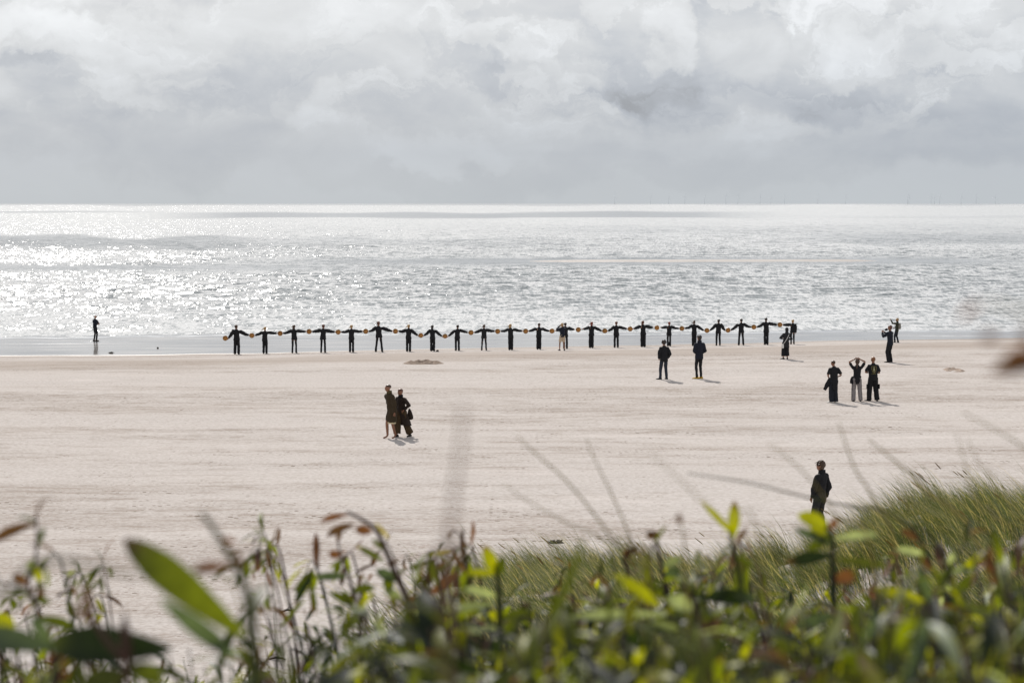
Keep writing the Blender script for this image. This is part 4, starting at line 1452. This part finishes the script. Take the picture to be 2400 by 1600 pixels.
# ------------------------------------------------------------------ broad-leaved plants close to the camera
PAL = dict(green=(.046, .056, .006), bright=(.185, .188, .005), yellow=(.22, .22, .010), dark=(.009, .015, .007), grey=(.12, .14, .11), blue=(.045, .062, .050),
           rust=(.100, .040, .026), brown=(.065, .032, .022), purple=(.060, .032, .036), pale=(.22, .25, .20), straw=(.22, .175, .055), beige=(.13, .08, .045), mid=(.095, .112, .005), olive=(.050, .058, .012))


def leaf(mb, base, tip, width, col, tipcol=None, up=(0, -1, .35), bend=0.12, fold=.25, segs=8, serr=0.0, seed=0):
    """a pointed blade, folded along its midrib and arched"""
    base, tip = Vector(base), Vector(tip)
    ax = tip - base
    L = ax.length
    if L < 1e-5: return
    ax.normalize()
    nrm = Vector(up); nrm = nrm - ax * nrm.dot(ax)
    nrm = nrm.normalized() if nrm.length > 1e-3 else Vector((0, 0, 1))
    sd_ = ax.cross(nrm)
    b = len(mb.v)
    c0 = Vector(col); c1 = Vector(tipcol) if tipcol else c0
    rg = random.Random(seed)
    for i in range(segs + 1):
        u = i / segs
        w = width * .5 * (math.sin(math.pi * min(1, u * .93 + .05)) ** .8) * (.86 + .30 * u)
        if i == segs: w = width * .02
        if serr: w *= 1 + rg.uniform(-serr, serr)
        arch = bend * L * math.sin(math.pi * u)
        p = base + ax * (L * u) + nrm * arch
        mb.v.append(tuple(p - sd_ * w + nrm * (w * fold)))
        mb.v.append(tuple(p))
        mb.v.append(tuple(p + sd_ * w + nrm * (w * fold)))
        k = max(0, (u - .72) / .28)
        cc = c0.lerp(c1, k * k * (3 - 2 * k) if tipcol else 0)
        mid = cc * 1.15
        mb.c += [tuple(cc), tuple(mid), tuple(cc)]
    for i in range(segs):
        q = b + i * 3
        mb.f += [(q, q + 1, q + 4, q + 3), (q + 1, q + 2, q + 5, q + 4)]


def curve_pts(pts, n=4):
    """Catmull-Rom through the points"""
    P = [Vector(p) for p in pts]
    P = [P[0] * 2 - P[1]] + P + [P[-1] * 2 - P[-2]]
    out = []
    for i in range(1, len(P) - 2):
        for j in range(n):
            t = j / n
            out.append(.5 * ((2 * P[i]) + (P[i + 1] - P[i - 1]) * t + (2 * P[i - 1] - 5 * P[i] + 4 * P[i + 1] - P[i + 2]) * t * t + (-P[i - 1] + 3 * P[i] - 3 * P[i + 1] + P[i + 2]) * t ** 3))
    out.append(P[-2])
    return out


def random_leaves(mb, path, rg, n, ln, wd, cols, start=.25, droop=.25):
    n = max(n, 1)
    for j in range(n):
        u = start + (1 - start) * (j + rg.random() * .6) / n
        i = min(int(u * (len(path) - 1)), len(path) - 2)
        p = path[i].lerp(path[i + 1], u * (len(path) - 1) - i)
        tg = (path[i + 1] - path[i]).normalized()
        a = j * 2.4 + rg.uniform(-.5, .5)
        out_ = Vector((math.cos(a), math.sin(a), 0))
        wind = Vector((-.35, 0, .0))
        d = (out_ * rg.uniform(.6, 1.0) + tg * rg.uniform(.35, .9) + wind + Vector((0, 0, -droop * rg.random()))).normalized()
        L = ln * rg.uniform(.55, 1.15) * (1.05 - .45 * u)
        ck = rg.choice(cols)
        col = Vector(PAL[ck]) * rg.uniform(.75, 1.25)
        tipc = Vector(PAL['rust']) if rg.random() < .12 else None
        leaf(mb, p, p + d * L, wd * rg.uniform(.7, 1.2) * L / ln, col, tipc, up=(rg.uniform(-.5, .5), rg.uniform(-.5, .5), 1), bend=rg.uniform(-.05, .22), fold=rg.uniform(.1, .5), seed=j, segs=6)


def plant(label, d, stem_px, rad=.0028, leaves=(), rnd=None, stem_col='brown', cat='plant', name='leafy_stem', group=None, dd=0.0):
    """stem_px: photo positions from low to high, turned into points at distance d; leaves: (x0,y0,x1,y1,width px,colour,tip colour,depth shift,bend)"""
    k = len(stem_px)
    pts = [at(x, y, d + dd * i / max(1, k - 1)) for i, (x, y) in enumerate(stem_px)]
    lo = pts[0]
    gx, gy = lo.x + .03, lo.y
    g = Vector((gx, gy, float(ground_z(gx, gy)) - .02))
    root = empty(name, g, label, cat, group)
    full = [g] + ([g.lerp(lo, .55) + Vector((.015, 0, 0))] if (lo - g).length > .15 else []) + pts
    path = curve_pts([p - g for p in full], 5)
    mb = MB()
    n = len(path)
    mb.tube(path, [rad * (1.25 - .85 * i / (n - 1)) for i in range(n)], n=7, col=PAL[stem_col])
    mb.build('stem', M_STEM, root, tint=True)
    if leaves or rnd:
        mb = MB()
        for i, L in enumerate(leaves):
            x0, y0, x1, y1, w, c, tc = L[:7]
            ds = L[7] if len(L) > 7 else 0.0
            bd = L[8] if len(L) > 8 else .1
            b = at(x0, y0, d) - g
            tpt = at(x1, y1, d + ds) - g
            leaf(mb, b, tpt, w * (1.3 if w < 30 else 1.1) / FP * d, PAL[c], PAL[tc] if tc else None, bend=bd, seed=i, segs=10, serr=.04, up=L[9] if len(L) > 9 else (0, -1, .35))
        if rnd:
            rg = random.Random(rnd.get('seed', 1))
            random_leaves(mb, path, rg, rnd['n'], rnd.get('len', .07), rnd.get('w', .016), rnd['cols'], rnd.get('start', .6))
        mb.build('foliage', M_LEAF, root, tint=True)
    return root


G1 = ['green', 'bright', 'olive', 'grey']
# left side
plant('foreground stem with one big bright green leaf, rusty at its tip, at left', 1.15, [(600, 1640), (588, 1500), (580, 1400), (560, 1335), (520, 1270), (492, 1225), (470, 1200)],
      rad=.0030, stem_col='olive', leaves=[(572, 1490, 290, 1262, 74, 'mid', 'brown', .06, .10), (560, 1545, 372, 1400, 40, 'blue', None, -.05, .05),
      (548, 1325, 452, 1338, 20, 'rust', 'olive', .02, .12), (512, 1262, 552, 1272, 13, 'rust', None), (566, 1345, 556, 1290, 14, 'purple', None),
      (585, 1470, 620, 1370, 26, 'olive', None, .05)])
plant('close foreground shrub twig with wide dark leaves held flat at lower left', 1.15, [(300, 1640), (300, 1560), (250, 1500), (215, 1440), (200, 1380)],
      rad=.0028, leaves=[(400, 1522, 108, 1508, 84, 'dark', 'green', .05, .05, (0, -1, .35)), (128, 1520, -60, 1490, 58, 'blue', None, .03, .08, (0, -1, .5)),
      (215, 1445, 196, 1365, 17, 'brown', 'purple'), (222, 1460, 170, 1420, 15, 'purple', None), (300, 1560, 385, 1590, 44, 'green', None), (300, 1580, 190, 1600, 50, 'olive', None),
      (118, 1500, 72, 1440, 32, 'blue', 'dark')])
plant('tall thin stem at the left edge whose top leaf hooks down to the left', 1.75, [(130, 1660), (108, 1500), (88, 1430), (66, 1370), (84, 1300), (86, 1230), (82, 1205)],
      rad=.0022, stem_col='purple', leaves=[(84, 1225, -22, 1272, 20, 'brown', 'rust', 0, .2), (68, 1370, 28, 1345, 17, 'rust', None), (86, 1330, 96, 1362, 16, 'bright', None),
      (80, 1400, 118, 1412, 15, 'green', None), (92, 1445, 180, 1470, 20, 'green', 'dark'), (72, 1385, 20, 1392, 14, 'green', None), (88, 1400, 102, 1382, 12, 'rust', None),
      (-20, 1440, 36, 1470, 34, 'bright', None)], rnd=dict(n=6, cols=['purple', 'green', 'grey'], len=.05, w=.012, seed=3, start=.5))
plant('reddish dried flower stalk low at the left edge of the foreground', 1.5, [(140, 1660), (136, 1600), (132, 1560), (134, 1535)],
      rad=.003, stem_col='brown', leaves=[(134, 1560, 118, 1530, 26, 'rust', None), (134, 1565, 156, 1540, 26, 'brown', None), (134, 1580, 110, 1570, 24, 'brown', None), (136, 1590, 168, 1580, 22, 'rust', None)])
# centre left
plant('leaning brown stem, rust and green leaves, arching left at its top', 2.3, [(985, 1640), (965, 1440), (925, 1340), (900, 1280), (880, 1240), (845, 1215), (812, 1198)],
      rad=.0040, stem_col='brown', leaves=[(815, 1205, 750, 1222, 12, 'rust', None, 0, .2), (830, 1228, 764, 1256, 15, 'brown', 'purple', 0, .25), (872, 1245, 832, 1240, 18, 'rust', 'brown'),
      (900, 1315, 834, 1278, 12, 'olive', 'straw'), (898, 1288, 872, 1262, 9, 'olive', None), (905, 1325, 936, 1312, 9, 'brown', None), (932, 1360, 880, 1335, 20, 'blue', None),
      (905, 1345, 915, 1385, 20, 'green', None), (940, 1400, 900, 1380, 16, 'grey', None), (950, 1425, 972, 1392, 14, 'rust', None), (960, 1440, 990, 1475, 20, 'green', None),
      (880, 1225, 912, 1262, 8, 'straw', None), (958, 1440, 1050, 1420, 14, 'pale', 'grey'), (970, 1480, 1010, 1440, 18, 'green', None)])
plant('stem left of the leaning brown one, top leaf hanging left in a dark hook', 2.3, [(850, 1640), (845, 1440), (828, 1390), (815, 1340), (798, 1300), (792, 1262)],
      rad=.0030, stem_col='purple', leaves=[(798, 1302, 770, 1296, 16, 'rust', None), (795, 1310, 788, 1345, 16, 'green', 'olive'), (812, 1350, 735, 1352, 15, 'blue', 'green'),
      (735, 1345, 690, 1420, 14, 'dark', 'purple', 0, .2), (822, 1385, 880, 1375, 16, 'green', None), (835, 1430, 800, 1380, 13, 'olive', None), (790, 1270, 800, 1240, 10, 'purple', None),
      (832, 1420, 770, 1385, 14, 'green', None), (845, 1450, 800, 1470, 16, 'green', None)])
plant('two thin forked twigs with tiny dry buds just above centre of the foreground', 2.6, [(1120, 1640), (1104, 1400), (1096, 1340), (1082, 1262), (1064, 1240)],
      rad=.0020, stem_col='brown', leaves=[(1100, 1360, 1060, 1284, 7, 'brown', None), (1064, 1242, 1046, 1262, 7, 'purple', None), (1082, 1262, 1094, 1282, 6, 'brown', None), (1062, 1290, 1008, 1300, 8, 'straw', None)])
plant('stem with one large rust-coloured pointed leaf left of centre', 2.4, [(985, 1640), (995, 1440), (1006, 1395), (1010, 1340), (996, 1322)],
      rad=.0022, stem_col='olive', leaves=[(1008, 1392, 1078, 1342, 20, 'rust', 'brown'), (1008, 1345, 1062, 1318, 9, 'olive', None), (980, 1340, 964, 1318, 10, 'green', None), (1000, 1410, 985, 1440, 15, 'green', 'bright'),
      (1012, 1400, 985, 1345, 8, 'olive', None)])
plant('sturdy upright green shoot with a red-tipped leaf pointing up, centre of the foreground', 1.9, [(1180, 1660), (1172, 1500), (1170, 1400), (1166, 1345), (1158, 1320)],
      rad=.0045, stem_col='olive', leaves=[(1162, 1345, 1134, 1276, 24, 'bright', 'rust'), (1170, 1350, 1180, 1300, 18, 'green', None), (1165, 1345, 1085, 1342, 14, 'bright', 'green'), (1166, 1398, 1088, 1378, 17, 'pale', None),
      (1172, 1412, 1040, 1432, 15, 'grey', 'pale'), (1172, 1470, 1090, 1480, 15, 'pale', 'grey'), (1175, 1500, 1215, 1450, 24, 'green', None), (1174, 1450, 1240, 1430, 18, 'green', None)])
# right side
plant('two-leaved yellow-green shoot with a red tip standing out against the sand, right of centre', 2.0, [(1745, 1660), (1738, 1400), (1726, 1320), (1714, 1270), (1712, 1235)],
      rad=.0035, stem_col='olive', leaves=[(1716, 1262, 1722, 1172, 22, 'bright', 'rust'), (1716, 1252, 1640, 1172, 13, 'yellow', 'straw'), (1722, 1275, 1752, 1235, 10, 'brown', None), (1722, 1300, 1765, 1330, 12, 'green', 'dark')])
plant('curled dark bud on a short stem at centre right', 2.5, [(1500, 1640), (1480, 1400), (1470, 1330), (1463, 1310), (1476, 1288), (1490, 1284)],
      rad=.0040, stem_col='brown', leaves=[(1466, 1308, 1474, 1284, 14, 'brown', None), (1476, 1290, 1494, 1290, 13, 'purple', None)])
plant('thin stem with a brown knotted bud right of the curled dark bud', 2.2, [(1590, 1640), (1570, 1420), (1548, 1320), (1538, 1262), (1520, 1244)],
      rad=.0034, stem_col='brown', leaves=[(1534, 1262, 1516, 1246, 17, 'brown', None), (1538, 1262, 1540, 1244, 14, 'purple', None), (1550, 1330, 1600, 1305, 15, 'grey', 'green'), (1560, 1360, 1590, 1330, 24, 'blue', 'dark'),
      (1570, 1400, 1500, 1360, 22, 'green', 'bright')])
plant('small dark seed bud on a hair-thin stem above the grass, centre right', 1.6, [(1620, 1640), (1605, 1300), (1598, 1235), (1592, 1216)],
      rad=.0012, stem_col='straw', leaves=[(1592, 1226, 1590, 1202, 13, 'purple', None)])
plant('tall dark stem with yellow-green leaf cluster in front of the person in black jacket', 1.9, [(1965, 1660), (1955, 1480), (1952, 1340), (1950, 1260), (1935, 1230)],
      rad=.0042, stem_col='dark', leaves=[(1940, 1232, 1868, 1206, 34, 'bright', 'yellow'), (1938, 1240, 1895, 1250, 30, 'bright', None), (1945, 1238, 1962, 1216, 14, 'rust', None), (1952, 1262, 2060, 1252, 16, 'pale', 'grey'),
      (1950, 1300, 1840, 1318, 24, 'dark', 'brown'), (1950, 1275, 1860, 1240, 16, 'blue', None), (1952, 1310, 2085, 1330, 15, 'olive', None), (1953, 1360, 2010, 1345, 26, 'rust', 'green'), (1955, 1440, 1860, 1470, 22, 'blue', None),
      (1955, 1480, 1985, 1430, 26, 'brown', None), (1948, 1250, 1895, 1290, 20, 'green', None)])
plant('stem with one long arching bright green leaf, lower right', 1.9, [(2200, 1680), (2195, 1500), (2180, 1440), (2160, 1400)],
      rad=.0038, stem_col='dark', leaves=[(2185, 1425, 2040, 1378, 30, 'bright', 'yellow', 0, .18), (2186, 1460, 2270, 1400, 22, 'green', None), (2180, 1410, 2150, 1330, 16, 'blue', None), (2195, 1520, 2110, 1480, 24, 'green', None)])
plant('stem carrying one broad nearly black leaf and pale curled ones, centre right', 1.7, [(1630, 1660), (1628, 1480), (1625, 1410), (1600, 1370)],
      rad=.0038, stem_col='brown', leaves=[(1632, 1398, 1775, 1402, 36, 'dark', 'blue', .03, .06), (1628, 1425, 1560, 1400, 28, 'pale', 'grey'), (1562, 1440, 1330, 1446, 18, 'pale', 'grey', .02, .12), (1545, 1420, 1440, 1345, 24, 'bright', 'yellow'),
      (1628, 1450, 1560, 1430, 22, 'green', 'yellow'), (1600, 1470, 1500, 1470, 20, 'grey', None), (1630, 1500, 1690, 1450, 30, 'purple', None)])
plant('slanting dark stem branching at the right edge, small glossy leaves', 2.3, [(2300, 1660), (2240, 1440), (2190, 1340), (2160, 1270), (2135, 1235)],
      rad=.0036, stem_col='dark', leaves=[(2170, 1300, 2090, 1285, 16, 'pale', 'purple'), (2150, 1265, 2110, 1240, 15, 'brown', None), (2200, 1345, 2290, 1330, 13, 'grey', None), (2190, 1340, 2150, 1300, 15, 'brown', 'purple'),
      (2230, 1400, 2290, 1340, 20, 'green', 'bright'), (2240, 1440, 2320, 1420, 20, 'green', None), (2215, 1390, 2150, 1395, 18, 'green', None), (2250, 1340, 2310, 1290, 16, 'bright', None), (2225, 1330, 2235, 1290, 14, 'pale', 'green')])
# very close, strongly blurred
plant('very close out-of-focus rust-brown leaf reaching in at the right edge', .70, [(2560, 1500), (2520, 1100), (2470, 900), (2430, 850)],
      rad=.0020, stem_col='brown', leaves=[(2440, 850, 2322, 872, 42, 'brown', 'brown', 0, .3), (2440, 835, 2345, 850, 46, 'rust', 'brown', 0, .1)])
plant('very close out-of-focus thin twig with rust bud beside the sea at the right edge', .62, [(2600, 1500), (2540, 900), (2440, 760), (2370, 722), (2300, 712)],
      rad=.0011, stem_col='straw', leaves=[(2296, 708, 2248, 748, 15, 'rust', None)])
plant('very close out-of-focus sprig with purple bud at the right edge', .62, [(2600, 1500), (2560, 1000), (2440, 830), (2400, 800)],
      rad=.0009, stem_col='purple', leaves=[(2420, 800, 2385, 775, 26, 'purple', None), (2345, 795, 2292, 785, 20, 'purple', None)])
plant('very close blurred brown upright blade crossing the open sand at centre', .62, [(1052, 1700), (1056, 1400), (1060, 1200), (1078, 1060), (1086, 945)],
      rad=.0011, stem_col='beige', name='dry_stalk')
plant('blurred yellowish blade lying across the sand at left', .8, [(-60, 1700), (20, 1400), (80, 1325), (160, 1312), (270, 1340), (330, 1352)], rad=.0014, stem_col='olive', name='dry_stalk')

# thin dry stalks fanning up over the beach
STK = [('longest dry stalk of the fan at centre, leaning left', 2.0, [(1520, 1420), (1440, 1270), (1340, 1140), (1262, 1068), (1212, 1022)], .0016),
       ('steep dry stalk of the central fan, right of the longest one', 2.0, [(1530, 1420), (1482, 1272), (1430, 1150), (1395, 1080), (1374, 1025)], .0014),
       ('low dry stalk of the central fan, closest to the sand below', 2.0, [(1500, 1400), (1420, 1270), (1330, 1225), (1240, 1175), (1180, 1135)], .0012),
       ('faint dry stalk leaning left above the grassy ridge, centre right', 1.3, [(1800, 1420), (1690, 1225), (1620, 1150), (1545, 1080), (1520, 1058)], .0008),
       ('long green stalk lying almost level to the left of the person in black jacket', 2.2, [(2240, 1420), (2100, 1215), (2000, 1188), (1880, 1162), (1750, 1130), (1610, 1108)], .0020),
       ('dry stalk rising just right of the person in black jacket', 1.9, [(2110, 1420), (2050, 1180), (2010, 1110), (1985, 1050), (1966, 990)], .0016),
       ('faint dry stalk crossing the back of the person in black jacket', 1.7, [(2060, 1420), (1960, 1210), (1905, 1130), (1850, 1075), (1800, 1040)], .0012),
       ('dry stalk bending left over the beach above the tallest grass tussock', 2.0, [(2330, 1420), (2160, 1140), (2120, 1100), (2080, 1065), (2035, 1030)], .0018),
       ('long straw stalk entering from the right edge over open sand', 1.6, [(2700, 1500), (2520, 1140), (2400, 1048), (2330, 1005), (2255, 965)], .0012),
       ('thin upright dry stalk near the right edge, above the grass', 1.7, [(2440, 1450), (2330, 1140), (2300, 1095), (2282, 1060), (2265, 1025)], .0009),
       ('pair-mate thin dry stalk slightly lower, near the right edge', 1.7, [(2420, 1450), (2290, 1180), (2268, 1110), (2255, 1060), (2240, 1010)], .0009),
       ('thin straw stalk at the far right, curving into the corner', 1.6, [(2620, 1500), (2500, 1240), (2430, 1170), (2370, 1130), (2310, 1100)], .0011),
       ('thin yellow stalk bowing left low over the sand, centre left', 1.5, [(640, 1660), (560, 1420), (540, 1366), (480, 1330), (430, 1325)], .0009)]
for lab, d, px, rr in STK:
    plant(lab, d, px, rad=rr * .85, stem_col='straw' if 'green' not in lab else 'olive', name='dry_stalk', group='dry stalks rising over the beach')


# the tangled low mass nobody could count
def undergrowth():
    rg = random.Random(5)
    fol, stm = MB(), MB()
    def top_y(x):
        return float(np.interp(x, [-100, 150, 300, 520, 640, 800, 1000, 1150, 1400, 1600, 1900, 2150, 2500], [1390, 1430, 1500, 1490, 1390, 1330, 1340, 1360, 1350, 1330, 1330, 1310, 1280]))
    cnt = 0
    for _ in range(1800):
        px = rg.uniform(-120, 2520)
        left = px < 950
        if left and rg.random() > (.85 if px < 620 else .60): continue
        d = rg.choice([rg.uniform(1.1, 1.8), rg.uniform(1.6, 3.2), rg.uniform(2.4, 5.2)])
        ty = top_y(px) + (rg.random() ** (.66 if px > 950 else .6)) * 260 + (70 if d < 1.7 else 0) + (10 if left else 0)
        tp = at(px, ty, d)
        gx = tp.x + rg.uniform(-.02, .16)
        g = Vector((gx, d + rg.uniform(-.08, .08), float(ground_z(gx, d)) - .02))
        if tp.z - g.z < .12: continue
        mid = g.lerp(tp, .6) + Vector((rg.uniform(-.01, .07), rg.uniform(-.05, .05), 0))
        path = curve_pts([g, mid, tp], 6)
        n = len(path)
        sc = PAL[rg.choice(['brown', 'purple', 'olive', 'olive', 'dark'])]
        r0 = rg.uniform(.0014, .0032)
        stm.tube(path, [r0 * (1.2 - .8 * i / (n - 1)) for i in range(n)], n=5, col=sc)
        cols = rg.choice([['mid', 'bright', 'olive', 'green'], ['green', 'dark', 'blue', 'mid'], ['bright', 'mid', 'green', 'dark'], ['mid', 'rust', 'purple', 'brown', 'dark'], ['mid', 'green', 'olive', 'bright'], ['pale', 'green', 'dark', 'green'], ['dark', 'mid', 'bright']])
        ht = (tp - g).length
        st = max(.25, 1 - .55 / ht)
        if rg.random() < .16 and d < 2.2:      # a few broad long leaves close to the lens
            random_leaves(fol, path, rg, 4, .15, .030, ['mid', 'bright', 'dark', 'mid', 'green'], start=max(.3, st), droop=.2)
        random_leaves(fol, path, rg, int(rg.uniform(9, 20)), rg.uniform(.055, .110), rg.uniform(.012, .020), cols, start=st, droop=.4)
        cnt += 1
    # taller loose sprigs standing out of the mass, reddish and half bare
    for _ in range(75):
        px = rg.choice([rg.uniform(-40, 260), rg.uniform(560, 1150), rg.uniform(560, 1150), rg.uniform(1150, 2460), rg.uniform(1400, 2460)])
        d = rg.uniform(1.8, 3.6)
        ty = {0: 1400, 1: 1330, 2: 1370, 3: 1310}[0 if px < 300 else 1 if px < 1150 else 2 if px < 1500 else 3] + rg.random() * 170 - 40
        tp = at(px, ty, d)
        gx = tp.x + rg.uniform(.0, .14)
        g = Vector((gx, d, float(ground_z(gx, d)) - .02))
        mid = g.lerp(tp, .65) + Vector((rg.uniform(.0, .06), 0, 0))
        hook = tp + Vector((-rg.uniform(.01, .04), 0, -rg.uniform(-.01, .02)))
        path = curve_pts([g, mid, tp, hook], 6)
        n = len(path)
        r0 = rg.uniform(.0013, .0026)
        stm.tube(path, [r0 * (1.2 - .8 * i / (n - 1)) for i in range(n)], n=5, col=PAL[rg.choice(['brown', 'purple', 'olive', 'dark'])])
        random_leaves(fol, path, rg, rg.randint(5, 10), rg.uniform(.035, .07), rg.uniform(.009, .015), rg.choice([['rust', 'brown', 'olive', 'green'], ['purple', 'green', 'mid'], ['mid', 'bright', 'rust', 'brown']]),
                      start=max(.3, 1 - .3 / (tp - g).length), droop=.5)
    f = fol.build('undergrowth', M_LEAF, None, tint=True)
    tag(f, 'dense tangle of small green, grey and rusty leaves along the bottom, thickest at right', 'undergrowth', kind='stuff')
    s_ = stm.build('stem', M_STEM, f, tint=True)
    s_['kind'] = 'stuff'
    print('undergrowth stems', cnt, len(fol.f))


undergrowth()
